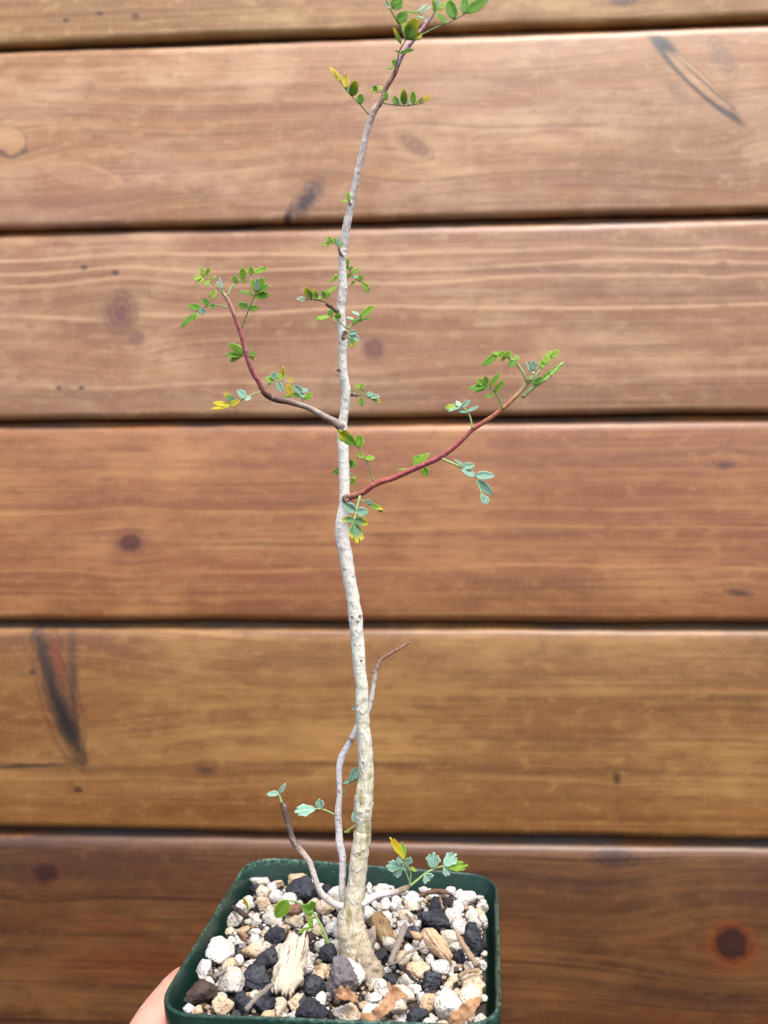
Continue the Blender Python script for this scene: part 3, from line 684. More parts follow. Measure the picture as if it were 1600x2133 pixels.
def dryleaf(c, pts, wpx, label, seed, lifts, curl=1.0, name='dry_leaf'):
    s = CROPS[c][2]; W = [pothit(*cpx(c, *p), BED + l) for p, l in zip(pts, lifts)]; W4 = catmull([Vector((*w, q / s / F * depth(w) / 2)) for w, q in zip(W, wpx)], 6)
    o0 = W[0]; vs, fs, uv = [], [], []; NV = 10; n_ = len(W4); sl = 0
    for side in (0, 1):
        sl = 0
        for i, q in enumerate(W4):
            ctr = Vector(q[:3]); t = (Vector(W4[min(i + 1, n_ - 1)][:3]) - Vector(W4[max(i - 1, 0)][:3])).normalized()
            nn = (PZ - FWD * .7); nn = (nn - t * nn.dot(t)).normalized(); wv = t.cross(nn)
            if i: sl += (ctr - Vector(W4[i - 1][:3])).length
            for j in range(NV + 1):
                v = j / NV * 2 - 1; hw = q[3] * (1 + .40 * noise.noise(Vector((i * .45, seed, 4 if v > 0 else 0))) + .30 * noise.noise(Vector((i * 1.3, seed, 4 if v > 0 else 0))))
                up = curl * hw * (.35 * v * v + .55 * noise.noise(Vector((i * .35, v * 1.8, seed))) + .2 * noise.noise(Vector((i * .9, v * 4, seed)))) - side * .00022
                vs.append(ctr - o0 + wv * hw * v + nn * up); uv.append((sl, v * hw))
    B = n_ * (NV + 1); ix = lambda s_, i, j: s_ * B + i * (NV + 1) + j
    for i in range(n_ - 1):
        for j in range(NV):
            fs.append((ix(0, i, j), ix(0, i + 1, j), ix(0, i + 1, j + 1), ix(0, i, j + 1))); fs.append((ix(1, i, j), ix(1, i, j + 1), ix(1, i + 1, j + 1), ix(1, i + 1, j)))
    for i in range(n_ - 1):
        for j in (0, NV): fs.append((ix(0, i, j), ix(1, i, j), ix(1, i + 1, j), ix(0, i + 1, j)))
    for j in range(NV):
        for i in (0, n_ - 1): fs.append((ix(0, i, j), ix(0, i, j + 1), ix(1, i, j + 1), ix(1, i, j)))
    o = link(name, mesh(name, vs, fs, uv), mt_dry, None, o0); tag(o, label, 'dead leaf'); return o
dryleaf(3, [(300, 1580), (420, 1590), (520, 1500), (610, 1400), (715, 1415)], (36, 90, 110, 100, 24), 'curled orange brown dead leaf lying in front of the trunk', 1.3, (.006, .007, .009, .0105, .009))
dryleaf(3, [(1085, 1660), (1160, 1590), (1260, 1520), (1345, 1430)], (70, 130, 110, 30), 'dark brown crumpled dead leaf near the side wall at the front', 4.3, (.006, .008, .0095, .010), 1.2)
dryleaf(3, [(65, 1430), (130, 1395), (200, 1410), (270, 1440)], (60, 100, 100, 50), 'brown leaf crumbs in front of the purple scoria', 7.7, (.006, .008, .008, .007), 1.5)
dryleaf(3, [(540, 1290), (555, 1340), (580, 1390)], (24, 36, 20), 'small peach sliver of dead leaf above the curled orange one', 9.9, (.010, .009, .008), .8)

# ================================================================== THE SHRUB
BASE = pothit(742, 2008, BED + .002); D0 = depth(BASE)
def lean(py):
    """camera depth of the stem at a picture row: stands like the pot, its top bent towards the viewer"""
    t = max(0., (1990 - py) / 1990.); return D0 - .003 * t - .022 * max(0., (900 - py) / 900.) ** 1.3
def bark_stem(name, stops, speck=.5, lattice=0.0, rough=.75):
    """stops: (arc length in m, colour)"""
    mt, b = new_mat(name); x, y, z = sep(texco('UV')); ox, oy, oz = sep(texco())
    rmp = X.nt.nodes.new('ShaderNodeValToRGB'); L = stops[-1][0] or 1
    q = x * (1.0 / L) + (nz(vec(ox, oy, oz), 180, 2) - .5) * .03
    X.nt.links.new(q.v, rmp.inputs[0]); el = rmp.color_ramp.elements
    while len(el) < len(stops): el.new(.5)
    for e, (p, cc) in zip(el, stops): e.position = p / L; e.color = (*cc, 1)
    c = rmp.outputs[0]
    n1 = nz(vec(ox * 1.0, oy * 1.0, oz * .28), 900, 4, .65); n2 = nz(vec(ox, oy, oz), 420, 3, .6); n3 = nz(vec(ox, oy, oz * 1.8), 240, 4, .6)
    c = mix(smooth(n1, .52, .70) * .5, c, mix(.5, c, (.86, .82, .73)))
    c = mix(smooth(n2, .52, .68) * .35, c, mix(.5, c, (.38, .29, .17)))
    c = mix(smooth(n3, .56, .66) * speck, c, lin(84, 68, 56))
    n4 = nz(vec(ox, oy, oz), 1500, 2, .5); c = mix(smooth(n4, .62, .70) * speck * 1.1, c, lin(60, 50, 44))
    h = n1
    if lattice:
        vv = voro(vec(ox * 1.0, oy * 1.0, oz * .30), 330, 'DISTANCE_TO_EDGE'); m_ = smooth(vv + (n2 - .5) * .12, .06, .0) * smooth(x, lattice * 1.1, lattice * .75)
        c = mix(m_ * .8, c, lin(226, 222, 210)); h = n1 + m_ * .35
        olive = smooth(vv, .06, .3) * smooth(x, lattice * 1.1, lattice * .6) * smooth(nz(vec(ox, oy, oz * .5), 150, 2), .40, .56)
        c = mix(olive * .8, c, lin(152, 142, 92))
    setc(b, c); b.inputs['Roughness'].default_value = rough; b.inputs['Specular IOR Level'].default_value = .25
    bump(b, h + n2 * .8 + n3 * .6, .7, .0007); return mt
shrub = bpy.data.objects.new('shrub', None); COL.objects.link(shrub); shrub.location = BASE
tag(shrub, 'young thin shrub with pale crooked stem and small divided leaves in the green pot', 'plant')
trunk_px = [(2062, 738, 798), (2045, 730, 793), (2025, 718, 788), (2005, 709, 781), (1977, 705, 773), (1950, 702, 766), (1920, 702, 760), (1890, 713, 760), (1862, 719, 762), (1835, 724, 763), (1787, 729, 767), (1740, 736, 774), (1728, 739, 774),
  (1700, 737, 775), (1673, 737, 778), (1650, 741, 778), (1619, 748, 779), (1565, 745, 777), (1510, 742.5, 770), (1470, 740.6, 768), (1429, 740, 768), (1401, 736, 763.5), (1347, 732, 760), (1320, 729.5, 758),
  (1283, 724, 756), (1247, 721, 750), (1200, 712.5, 740.6), (1154, 705.5, 734), (1111, 697.5, 725.5), (1085, 700, 725), (1060, 704.5, 727), (1038, 706, 729), (980, 705.5, 728.5), (902, 702, 724.5), (876, 705, 724), (850, 709, 728),
  (817, 711.5, 731), (790, 707, 727), (772, 704.5, 724), (740, 705, 723), (704, 704, 724), (650, 701, 719), (605, 705, 723.5), (560, 705.5, 721.5), (530, 705.5, 722), (512, 710, 725), (472, 713.5, 730), (420, 725, 740), (367, 736, 751),
  (315, 747.6, 763), (276, 757, 771), (236, 769, 784), (210, 788, 799.5), (184, 799, 809), (152, 818, 827.5), (118, 831, 841), (87, 854, 863), (52, 883, 891), (24, 902, 908.5)]
TP = [P((a + b_) / 2, y_, lean(y_)) for y_, a, b_ in trunk_px]; TR = [(b_ - a) / 2.08 / F * lean(y_) for y_, a, b_ in trunk_px]
arc = [0.]
for k in range(1, len(TP)): arc.append(arc[-1] + (TP[k] - TP[k - 1]).length)
def arc_at(py): return float(np.interp(-py, [-q[0] for q in trunk_px], arc))
me = tube(TP, TR, 28, 9, .10, 520., name='trunk', swell=.11)
m_trunk = bark_stem('trunk_bark', [(0, lin(195, 184, 165)), (arc_at(1985), lin(190, 177, 141)), (arc_at(1900), lin(219, 201, 172)), (arc_at(1700), lin(226, 215, 183)), (arc_at(1500), lin(223, 219, 194)), (arc_at(1350), lin(242, 237, 216)),
   (arc_at(1150), lin(240, 231, 218)), (arc_at(900), lin(242, 237, 222)), (arc_at(560), lin(242, 235, 222)), (arc_at(260), lin(240, 217, 201)), (arc_at(190), lin(180, 136, 116)), (arc_at(155), lin(160, 107, 101)),
   (arc_at(130), lin(215, 176, 195)), (arc_at(50), lin(215, 151, 176)), (arc[-1], lin(198, 209, 143))], .34, arc_at(1400))
trunk = link('trunk', me, m_trunk, shrub, TP[0] - BASE)
# flared roots at the foot
m_root = bark_stem('root_bark', [(0, lin(186, 172, 138)), (.010, lin(164, 148, 124)), (.03, lin(134, 118, 104))], .8)
for pts, ws in (([(750, 1925), (756, 1965), (763, 2000), (773, 2030), (784, 2070)], (14, 32, 44, 52, 56)), ([(740, 1985), (745, 2025), (750, 2072)], (24, 44, 52)), ([(764, 1990), (778, 2025), (792, 2058)], (10, 20, 26))):
    W = [P(a, b_, D0 - .0010 - .0013 * i) for i, (a, b_) in enumerate(pts)]
    o = link('root', tube(W, [w_ / 2 / F * D0 for w_ in ws], 16, 8, .30, 520., name='root'), m_root, shrub, W[0] - BASE)
def stem(name, pts, mat, doff, sides=12, rough=.09, parent=None, n=5):
    """pts: (px, py, width px); doff: list of depth offsets behind (+) or before (-) the trunk, interpolated"""
    W, Rr = [], []
    for i, (a, b_, w_) in enumerate(pts):
        t = i / max(1, len(pts) - 1) * (len(doff) - 1); k = min(int(t), len(doff) - 2); d = lean(b_) + doff[k] + (doff[k + 1] - doff[k]) * (t - k)
        W.append(P(a, b_, d)); Rr.append(w_ / 2 / F * d)
    o = link(name, tube(W, Rr, sides, n, rough, 420., name=name, swell=.05 if rough else 0), mat, shrub, W[0] - BASE)
    o['_len'] = sum((W[k + 1] - W[k]).length for k in range(len(W) - 1)); return o
def L_of(pts): return sum(math.hypot(pts[k + 1][0] - pts[k][0], pts[k + 1][1] - pts[k][1]) for k in range(len(pts) - 1)) / F * D0
def bstops(pts, cols, k=1.15):
    L = L_of(pts); return [(t * L, tuple(min(.86, q * k + .005) for q in lin(*c_))) for t, c_ in cols]
lb = [(712, 890, 24), (702, 882, 19), (690, 874, 14), (675, 867, 13), (650, 853, 12.5), (630, 845, 12), (600, 836.5, 13), (579, 833, 13), (562, 826, 13.5), (551, 817, 14), (540, 797, 11.5), (526, 773, 11), (513, 737, 10.5), (501, 692, 9.5), (489, 659, 9), (475, 626, 8.5), (463, 609, 7)]
stem('branch', lb, bark_stem('left_branch_bark', bstops(lb, [(0, (122, 106, 96)), (.16, (146, 134, 124)), (.34, (94, 72, 60)), (.43, (86, 60, 52)), (.47, (150, 92, 84)), (.6, (150, 78, 84)), (.78, (160, 92, 90)), (.9, (182, 134, 118)), (1, (176, 176, 128))], 1.75), .35, rough=.55), (0, -.004, -.012, -.016))
rb = [(720, 1038, 17), (726, 1036, 16.5), (735, 1033.5, 14), (755, 1027, 12.5), (781, 1009, 12), (823, 994.5, 11.5), (855, 980, 11.5), (890, 965, 11), (917, 952, 11), (950, 928, 10.5), (984, 895.5, 10), (1018, 873, 9.5), (1047, 851.5, 9), (1070, 830.5, 8.5), (1093, 806, 8), (1103, 792, 6.5), (1112, 776, 5)]
stem('branch', rb, bark_stem('right_branch_bark', bstops(rb, [(0, (120, 84, 66)), (.06, (134, 84, 66)), (.15, (142, 70, 62)), (.35, (138, 64, 68)), (.5, (152, 74, 76)), (.66, (170, 86, 72)), (.82, (186, 122, 84)), (.92, (188, 160, 108)), (1, (166, 188, 128))], 1.75), .18, rough=.5), (-.001, -.009, -.018, -.024))
s2 = [(722, 1890, 15), (713, 1862, 15), (713, 1836, 14), (714, 1800, 14), (713.5, 1780, 14.5), (708, 1760, 17), (706, 1728, 14), (704, 1695, 14.5), (707, 1660, 11.5), (707, 1630, 11.5), (706, 1605, 12.5), (709, 1588, 14.5), (713, 1575, 15), (722, 1557, 13), (731, 1542, 12), (743, 1516, 11), (757, 1495, 10), (770, 1473, 9.5), (777, 1434, 9.5), (784, 1396, 9.5), (789, 1384, 9), (794, 1374, 7.5), (806, 1366, 6.5), (820, 1357.5, 6), (847, 1342, 5.5), (853, 1338, 4)]
stem('stem', s2, bark_stem('second_stem_bark', bstops(s2, [(0, (176, 164, 150)), (.1, (202, 194, 186)), (.5, (208, 202, 200)), (.80, (206, 196, 188)), (.86, (172, 146, 128)), (.9, (140, 104, 84)), (1, (150, 114, 94))]), .8), (.004, .009, .011, .011, .010), 14, .10)
s3 = [(714, 1889, 15), (700, 1884, 14), (687, 1877, 13.5), (668, 1858, 12.5), (657, 1831, 12), (650, 1810, 12), (643, 1793, 12.5), (624, 1768.5, 12.5), (611, 1752, 13), (604, 1728, 13.5), (597, 1700, 14.5), (592, 1682, 13), (589, 1673, 11)]
stem('stem', s3, bark_stem('third_stem_bark', bstops(s3, [(0, (186, 176, 166)), (.3, (182, 168, 158)), (.55, (160, 142, 130)), (.62, (108, 88, 78)), (.72, (84, 66, 58)), (.9, (74, 56, 48)), (1, (100, 66, 50))]), .7), (-.004, -.003, .0, .004), 14, .16)
s4 = [(752, 1886, 15), (768, 1874, 14), (787, 1864.5, 14), (810, 1861, 12.5), (822, 1859, 12), (834, 1855, 13), (845, 1850, 11), (852, 1846, 8)]
stem('stem', s4, bark_stem('fourth_stem_bark', bstops(s4, [(0, (196, 188, 180)), (.5, (198, 190, 184)), (.9, (160, 146, 134)), (1, (130, 108, 90))]), .6), (-.002, .003, .008, .012), 14, .14)
# short dark spurs, nodes and leaf scars
m_spur = bark_stem('spur_bark', [(0, lin(120, 96, 80)), (.01, lin(96, 76, 64))], .7)
def spur(c, pts, w0, w1, doff=-.002, name='spur'):
    W, Rr = [], []
    for i, p in enumerate(pts):
        a, b_ = cpx(c, *p); d = lean(b_) + doff; W.append(P(a, b_, d)); Rr.append((w0 + (w1 - w0) * i / (len(pts) - 1)) / CROPS[c][2] / 2 / F * d)
    link(name, tube(W, Rr, 8, 4, .3, 900., name=name), m_spur, shrub, W[0] - BASE)
spur(5, [(1150, 400), (1105, 370), (1065, 340)], 36, 26); spur(5, [(1195, 590), (1188, 570), (1200, 530)], 44, 26, -.005); spur(5, [(1225, 970), (1250, 972), (1280, 980)], 34, 22, .0)
spur(6, [(135, 1000), (115, 985), (118, 965)], 40, 24, -.005, 'node'); spur(7, [(285, 2035), (262, 2005), (250, 1970)], 26, 16, -.001); spur(7, [(345, 1625), (335, 1600)], 22, 16, -.001)
spur(4, [(880, 290), (858, 290)], 20, 14, .008, 'node'); spur(5, [(1160, 800), (1136, 805)], 26, 14, -.001, 'node'); spur(4, [(610, 1680), (598, 1730)], 7, 3, .007, 'loose_fibre')
spur(5, [(560, 815), (548, 818)], 14, 10, -.014, 'node'); spur(4, [(1130, 80), (1142, 62)], 14, 8, .009, 'node')
scars = [(8, 500, 540, 22), (8, 640, 950, 26), (8, 570, 960, 24), (8, 620, 1000, 22), (8, 545, 655, 15), (8, 655, 1350, 16), (8, 620, 1748, 16), (8, 640, 1215, 13), (4, 770, 1692, 18), (4, 795, 985, 17), (4, 780, 1300, 15), (4, 845, 1300, 15), (4, 755, 550, 13), (4, 780, 205, 17), (4, 735, 85, 14),
         (7, 405, 1370, 13), (7, 400, 1480, 13), (7, 470, 1180, 10), (7, 480, 1068, 9), (7, 330, 1780, 12), (5, 1175, 5, 18), (5, 1200, 240, 14), (7, 695, 595, 14), (7, 585, 830, 14), (8, 525, 820, 13), (8, 580, 600, 14)]
iv2, if2 = ICO[2]
m_scar, b = new_mat('leaf_scar'); n2 = nz(texco(), 2500, 3); setc(b, mix(n2, lin(70, 50, 40), lin(140, 108, 88))); b.inputs['Roughness'].default_value = .9
for c, x, y, r in scars:
    a, b_ = cpx(c, x, y); d = lean(b_); k = min(range(len(trunk_px)), key=lambda q: abs(trunk_px[q][0] - b_))
    cxp = (trunk_px[k][1] + trunk_px[k][2]) / 2; hw = (trunk_px[k][2] - trunk_px[k][1]) / 2; off = max(-.97, min(.97, (a - cxp) / hw))
    w = P(cxp + off * hw, b_, d - sqrt(1 - off * off) * TR[k] * .97); rr = r / CROPS[c][2] / F * d * .45
    vv = [Vector((v.x * rr * 1.2, v.y * rr, v.z * rr * .8)) * (1 + .3 * noise.noise(v * 2 + Vector((x, y, 0)))) for v in iv2]
    link('leaf_scar', mesh('leaf_scar', vv, if2), m_scar, shrub, w - BASE)

# -- leaves
def leaf_mat(name, a, a2, tip=None, tipat=.7, edge=None, transl=.5, spot=None):
    mt, b = new_mat(name); x, y, z = sep(texco('UV')); r = orand(); o = texco()
    n1 = nz(o, 350, 3, .6); n2 = nz(o, 1400, 2, .6)
    c = mix(smooth(n1, .35, .65), col(a), col(a2)); c = mix((r - .5) * .5 + .25, c, col(tuple(q * .72 for q in a)))
    ay = fabs_(y)
    vein = smooth(ay, .10, .0) * .45; side = smooth(fabs_(fsin(x * 20.0 - ay * 7.0)), .22, .0) * .22 * smooth(ay, 1.0, .7)
    c = mix(clamp01(vein + side), c, col(tuple(min(1, q * 1.7 + .04) for q in a2)))
    if tip: c = mix(smooth(x + n1 * .45 + ay * .12, tipat - .1, tipat + .5), c, col(tip))
    ed = smooth(ay, .74, 1.0) * .75 + smooth(x, .9, 1.0) * .3
    c = mix(clamp01(ed), c, col(edge or tuple(min(1, q * 1.6 + .06) for q in a2)))
    if spot: c = mix(smooth(x + n1 * .5, 1.0, 1.12) * .9, c, col(spot))
    setc(b, c); b.inputs['Roughness'].default_value = .55; b.inputs['Specular IOR Level'].default_value = .35
    bump(b, n2 * .5 + vein * -1.0, .25, .0003)
    out = X.nt.nodes['Material Output']; tr = X.nt.nodes.new('ShaderNodeBsdfTranslucent'); ms = X.nt.nodes.new('ShaderNodeMixShader'); ms.inputs[0].default_value = transl
    X.nt.links.new(mix(.5, c, (.5, .7, .08)), tr.inputs[0]); X.nt.links.new(b.outputs[0], ms.inputs[1]); X.nt.links.new(tr.outputs[0], ms.inputs[2]); X.nt.links.new(ms.outputs[0], out.inputs[0])
    return mt
YEL = lin(232, 206, 44)
LM = {'G': leaf_mat('green_leaflet', lin(142, 188, 58), lin(170, 208, 82)), 'D': leaf_mat('dark_leaflet', lin(106, 160, 50), lin(132, 180, 66)), 'L': leaf_mat('lime_leaflet', lin(170, 200, 76), lin(192, 216, 100)),
  'B': leaf_mat('bluegreen_leaflet', lin(128, 168, 142), lin(152, 188, 164), transl=.2), 'P': leaf_mat('pale_leaflet', lin(160, 190, 160), lin(188, 208, 180), transl=.25),
  'GY': leaf_mat('green_yellow_leaflet', lin(106, 148, 50), lin(130, 164, 58), YEL, .72), 'BY': leaf_mat('blue_yellow_leaflet', lin(112, 156, 118), lin(136, 172, 126), YEL, .78, lin(206, 200, 70)),
  'YY': leaf_mat('yellow_leaflet', lin(214, 196, 52), lin(228, 210, 74), lin(238, 200, 40), .6), 'YB': leaf_mat('yellow_brown_leaflet', lin(206, 180, 50), lin(222, 196, 60), lin(150, 96, 40), .8, transl=.25),
  'R': leaf_mat('brown_leaflet', lin(140, 110, 70), lin(160, 130, 84), transl=.2)}
M_RACH, b = new_mat('green_stalk'); setc(b, mix(smooth(nz(texco(), 500, 2), .3, .7), lin(140, 170, 96), lin(168, 190, 122))); b.inputs['Roughness'].default_value = .5
M_RACHD, b = new_mat('olive_stalk'); setc(b, mix(smooth(nz(texco(), 500, 2), .3, .7), lin(96, 124, 60), lin(122, 146, 80))); b.inputs['Roughness'].default_value = .5
rl = random.Random(12)
def leaflet_mesh(A, T, hw, lobed, fold, roll, nrm):
    """blade from A to T (vectors relative to A), half width hw; closed thin body with a folded midrib"""
    u = T - A; L = u.length; u = u.normalized()
    n = (nrm - u * nrm.dot(u)).normalized(); w = u.cross(n); q = Matrix.Rotation(roll, 3, u); n = q @ n; w = q @ w
    NU, NV = 10, 12; vs, uv, fs = [], [], []
    rl_ = rl.uniform(0, 50); bend = rl.uniform(-.10, .22); th = .00009
    for sd_ in (1, -1):
        for i in range(NU + 1):
            t = i / NU
            if lobed: pr = sin(pi * min(1, .03 + .74 * t)) ** .85 * (1 + .10 * sin(t * 13 + rl_))
            else: pr = (sin(pi * min(1, t ** .82 * .985 + .012)) ** .62)
            pr = max(pr, .05)
            for j in range(NV + 1):
                s = j / NV * 2 - 1; tt = t
                if lobed:
                    cut = .26 * exp(-((abs(s) - .50) / .15) ** 2) + .42 * max(0, abs(s) - .55) ** 1.2 + .05 * abs(s)
                    tt = t * (1 - cut * max(0, (t - .35) / .65))
                wob = 1 + .07 * noise.noise(Vector((t * 4, rl_, 2 * (s > 0))))
                h_ = hw * (fold * abs(s) + .10 * noise.noise(Vector((t * 3, s * 2, rl_)))) * pr + L * bend * (t * t - t * .2) * .5
                vs.append(u * (L * tt) + w * (hw * pr * s * wob) + n * (h_ + sd_ * th)); uv.append((t, s))
    B = (NU + 1) * (NV + 1); ix = lambda a, i, j: a * B + i * (NV + 1) + j
    for i in range(NU):
        for j in range(NV):
            fs.append((ix(0, i, j), ix(0, i + 1, j), ix(0, i + 1, j + 1), ix(0, i, j + 1))); fs.append((ix(1, i, j), ix(1, i, j + 1), ix(1, i + 1, j + 1), ix(1, i + 1, j)))
        for j in (0, NV):
            k = (ix(0, i, j), ix(1, i, j), ix(1, i + 1, j), ix(0, i + 1, j)); fs.append(k if j == 0 else k[::-1])
    for j in range(NV):
        for i in (0, NU):
            k = (ix(0, i, j), ix(0, i, j + 1), ix(1, i, j + 1), ix(1, i, j)); fs.append(k if i == 0 else k[::-1])
    return mesh('leaflet', vs, fs, uv)
def leaf(c, rachis, leaflets, doff=-.004, slope=0.0, dark=False, rw=9, owner=None, depth0=None, name='leaf'):
    """compound leaf: rachis polyline in crop pixels, leaflets (x0, y0, x1, y1, width, class[, lobed])"""
    s = CROPS[c][2]; own = owner or shrub; org = own.location
    x_, y_ = cpx(c, *rachis[0]); d0 = (depth0 if depth0 else lean(y_)) + doff
    tot = max(1., math.hypot(rachis[-1][0] - rachis[0][0], rachis[-1][1] - rachis[0][1]))
    def dep(p): return d0 + slope * math.hypot(p[0] - rachis[0][0], p[1] - rachis[0][1]) / s / F * d0
    W = [P(*cpx(c, *p), dep(p)) for p in rachis]; n = len(W)
    rr = [rw * (1 - .45 * i / max(1, n - 1)) / s / F * d0 / 2 for i in range(n)]
    lo = link(name, tube(W, rr, 6, 4, 0, name='rachis'), M_RACHD if dark else M_RACH, own, W[0] - org)
    for lf in leaflets:
        a, b_, c_, d_, w_, cl = lf[:6]; lob = len(lf) > 6 and bool(lf[6])
        dA = dep((a, b_)); Lp = math.hypot(c_ - a, d_ - b_) / s / F * dA
        dT = dA + slope * Lp * .4 + rl.uniform(-.38, .30) * Lp
        # real blades meet their stalk: snap the foot to the nearest rachis point if it is close
        A = P(*cpx(c, a, b_), dA - .0002); T = P(*cpx(c, c_, d_), dT)
        nr = (-FWD + PZ * .55 + RIGHT * rl.uniform(-.25, .25)).normalized()
        roll = rl.uniform(-.45, .45)
        hw = w_ / s / F * dA / 2 / max(.86, cos(roll))
        mm = leaflet_mesh(A, T, hw * .97, lob, rl.uniform(.10, .34), roll, nr)
        link('leaflet', mm, LM[cl], lo, A - W[0])
    return lo
# left branch
leaf(5, [(345, 265), (290, 215), (215, 155), (195, 140)], [(215, 150, 195, 86, 36, 'L'), (232, 148, 256, 92, 30, 'L'), (198, 148, 147, 178, 34, 'L'), (215, 165, 168, 206, 32, 'L'), (250, 182, 226, 222, 34, 'G'), (262, 176, 302, 150, 34, 'G'), (300, 248, 264, 312, 50, 'L', 1)], -.017, -.2)
leaf(5, [(350, 268), (340, 225), (325, 160)], [(345, 240, 325, 158, 22, 'P'), (340, 230, 305, 190, 16, 'P')], -.018, 0, name='leaf_bud')
leaf(5, [(380, 290), (410, 225), (460, 180), (525, 145), (565, 128)], [(437, 196, 430, 142, 44, 'G'), (488, 168, 485, 90, 52, 'G'), (490, 172, 495, 200, 32, 'D'), (545, 140, 550, 82, 46, 'G'), (562, 126, 664, 106, 52, 'G', 1)], -.017, .2, rw=12)
leaf(5, [(480, 512), (505, 440), (540, 350), (575, 270), (585, 250)], [(524, 362, 448, 350, 52, 'D'), (533, 378, 597, 370, 46, 'D'), (560, 288, 462, 254, 46, 'D'), (570, 292, 678, 284, 52, 'D'), (580, 262, 545, 168, 44, 'G'), (584, 258, 590, 160, 38, 'P'), (588, 262, 632, 160, 70, 'D', 1), (592, 262, 674, 214, 56, 'D')], -.016, -.3, rw=12)
leaf(5, [(382, 366), (300, 352), (240, 360), (190, 380), (150, 408)], [(240, 356, 208, 308, 54, 'D'), (254, 360, 296, 364, 36, 'D'), (200, 376, 205, 420, 44, 'B'), (190, 380, 104, 354, 58, 'D'), (165, 402, 62, 518, 64, 'D', 1), (160, 400, 150, 466, 34, 'G')], -.017, -.1)
leaf(5, [(515, 700), (480, 705), (470, 706)], [(492, 692, 388, 620, 54, 'G'), (488, 690, 452, 628, 42, 'G'), (480, 704, 362, 698, 56, 'G', 1), (476, 708, 396, 744, 44, 'L', 1), (530, 690, 580, 702, 42, 'D'), (535, 700, 560, 738, 30, 'L')], -.012, .3)
leaf(5, [(608, 954), (560, 970), (500, 1000), (440, 1035), (395, 1052)], [(505, 996, 444, 944, 64, 'B'), (496, 1010, 544, 990, 38, 'P'), (438, 1030, 354, 966, 54, 'BY'), (402, 1046, 464, 1018, 44, 'YY'), (395, 1056, 262, 1078, 34, 'YY'), (395, 1052, 280, 1030, 52, 'YY')], -.017, -.3, rw=10)
leaf(5, [(640, 925), (690, 885), (760, 880), (815, 895), (840, 910), (905, 970)], [(700, 884, 646, 852, 50, 'G'), (705, 870, 692, 812, 44, 'B'), (712, 866, 744, 828, 34, 'G'), (730, 862, 786, 846, 44, 'L', 1), (770, 846, 766, 775, 28, 'YY'), (725, 884, 766, 957, 42, 'B'), (800, 900, 818, 982, 46, 'YY'), (815, 900, 829, 846, 22, 'YB'), (842, 912, 908, 972, 50, 'B'), (892, 958, 938, 936, 38, 'B')], -.018, .1, rw=10)
leaf(5, [(905, 1024), (890, 990), (850, 970), (790, 988)], [(840, 976, 768, 990, 22, 'G'), (880, 988, 830, 964, 34, 'D'), (905, 1000, 888, 942, 34, 'B'), (908, 1000, 974, 960, 34, 'G', 1), (910, 1012, 972, 984, 26, 'G')], -.010, -.2, rw=8)
# trunk, middle
leaf(5, [(1066, 334), (1000, 315), (940, 312), (872, 315)], [(920, 318, 860, 308, 38, 'P'), (962, 310, 912, 226, 54, 'GY'), (996, 302, 982, 236, 40, 'GY'), (1000, 306, 1034, 300, 28, 'G'), (955, 312, 930, 290, 30, 'B'), (1056, 304, 1036, 252, 40, 'D'), (1068, 304, 1078, 246, 40, 'G'), (1076, 276, 1142, 220, 44, 'G', 1)], -.004, -.3, True)
leaf(5, [(1206, 515), (1150, 460), (1095, 430)], [(1092, 428, 988, 462, 60, 'G', 1), (1096, 426, 1098, 380, 42, 'D'), (1140, 446, 1152, 406, 44, 'D'), (1112, 440, 1134, 466, 22, 'G')], -.010, -.1, True)
leaf(5, [(1208, 518), (1250, 472), (1300, 440), (1322, 424)], [(1300, 432, 1398, 358, 44, 'G'), (1296, 424, 1242, 398, 28, 'P'), (1258, 452, 1205, 438, 24, 'P'), (1262, 478, 1250, 452, 28, 'D')], -.010, .2)
leaf(5, [(1212, 520), (1265, 482), (1320, 452)], [(1290, 468, 1306, 436, 34, 'D'), (1315, 454, 1380, 442, 28, 'G'), (1276, 478, 1264, 456, 26, 'G')], -.010, .4)
leaf(5, [(1210, 525), (1218, 540), (1226, 556)], [(1225, 550, 1282, 540, 38, 'B'), (1226, 558, 1304, 602, 44, 'B'), (1225, 565, 1266, 652, 60, 'BY', 1)], -.011, -.3)
leaf(5, [(1200, 180), (1240, 150), (1290, 185), (1335, 200)], [(1240, 132, 1304, 98, 28, 'G'), (1240, 140, 1212, 158, 26, 'D'), (1256, 165, 1284, 148, 28, 'B'), (1274, 188, 1232, 216, 38, 'L'), (1300, 184, 1310, 142, 40, 'G'), (1312, 192, 1364, 264, 56, 'L', 1)], .006, .3, True)
leaf(5, [(1195, 40), (1215, 70), (1240, 138)], [(1214, 72, 1212, 26, 28, 'G'), (1224, 108, 1206, 78, 26, 'G'), (1228, 108, 1252, 84, 24, 'D')], .005, .2, True)
leaf(5, [(1170, 150), (1140, 155)], [(1150, 152, 1086, 196, 34, 'G'), (1148, 150, 1120, 146, 26, 'G')], .006, .2, True)
leaf(5, [(1278, 980), (1320, 976), (1372, 996)], [(1305, 990, 1312, 1058, 42, 'D', 1), (1346, 982, 1388, 958, 32, 'B'), (1374, 992, 1438, 984, 36, 'B'), (1378, 1002, 1448, 1032, 44, 'BY', 1), (1340, 985, 1376, 996, 24, 'GY')], .0, -.1, True)
leaf(5, [(1280, 984), (1305, 950), (1300, 932)], [(1300, 936, 1262, 906, 34, 'G', 1), (1302, 934, 1330, 902, 34, 'G', 1), (1306, 946, 1328, 960, 28, 'G'), (1250, 955, 1240, 940, 20, 'D')], .0, .2, True)
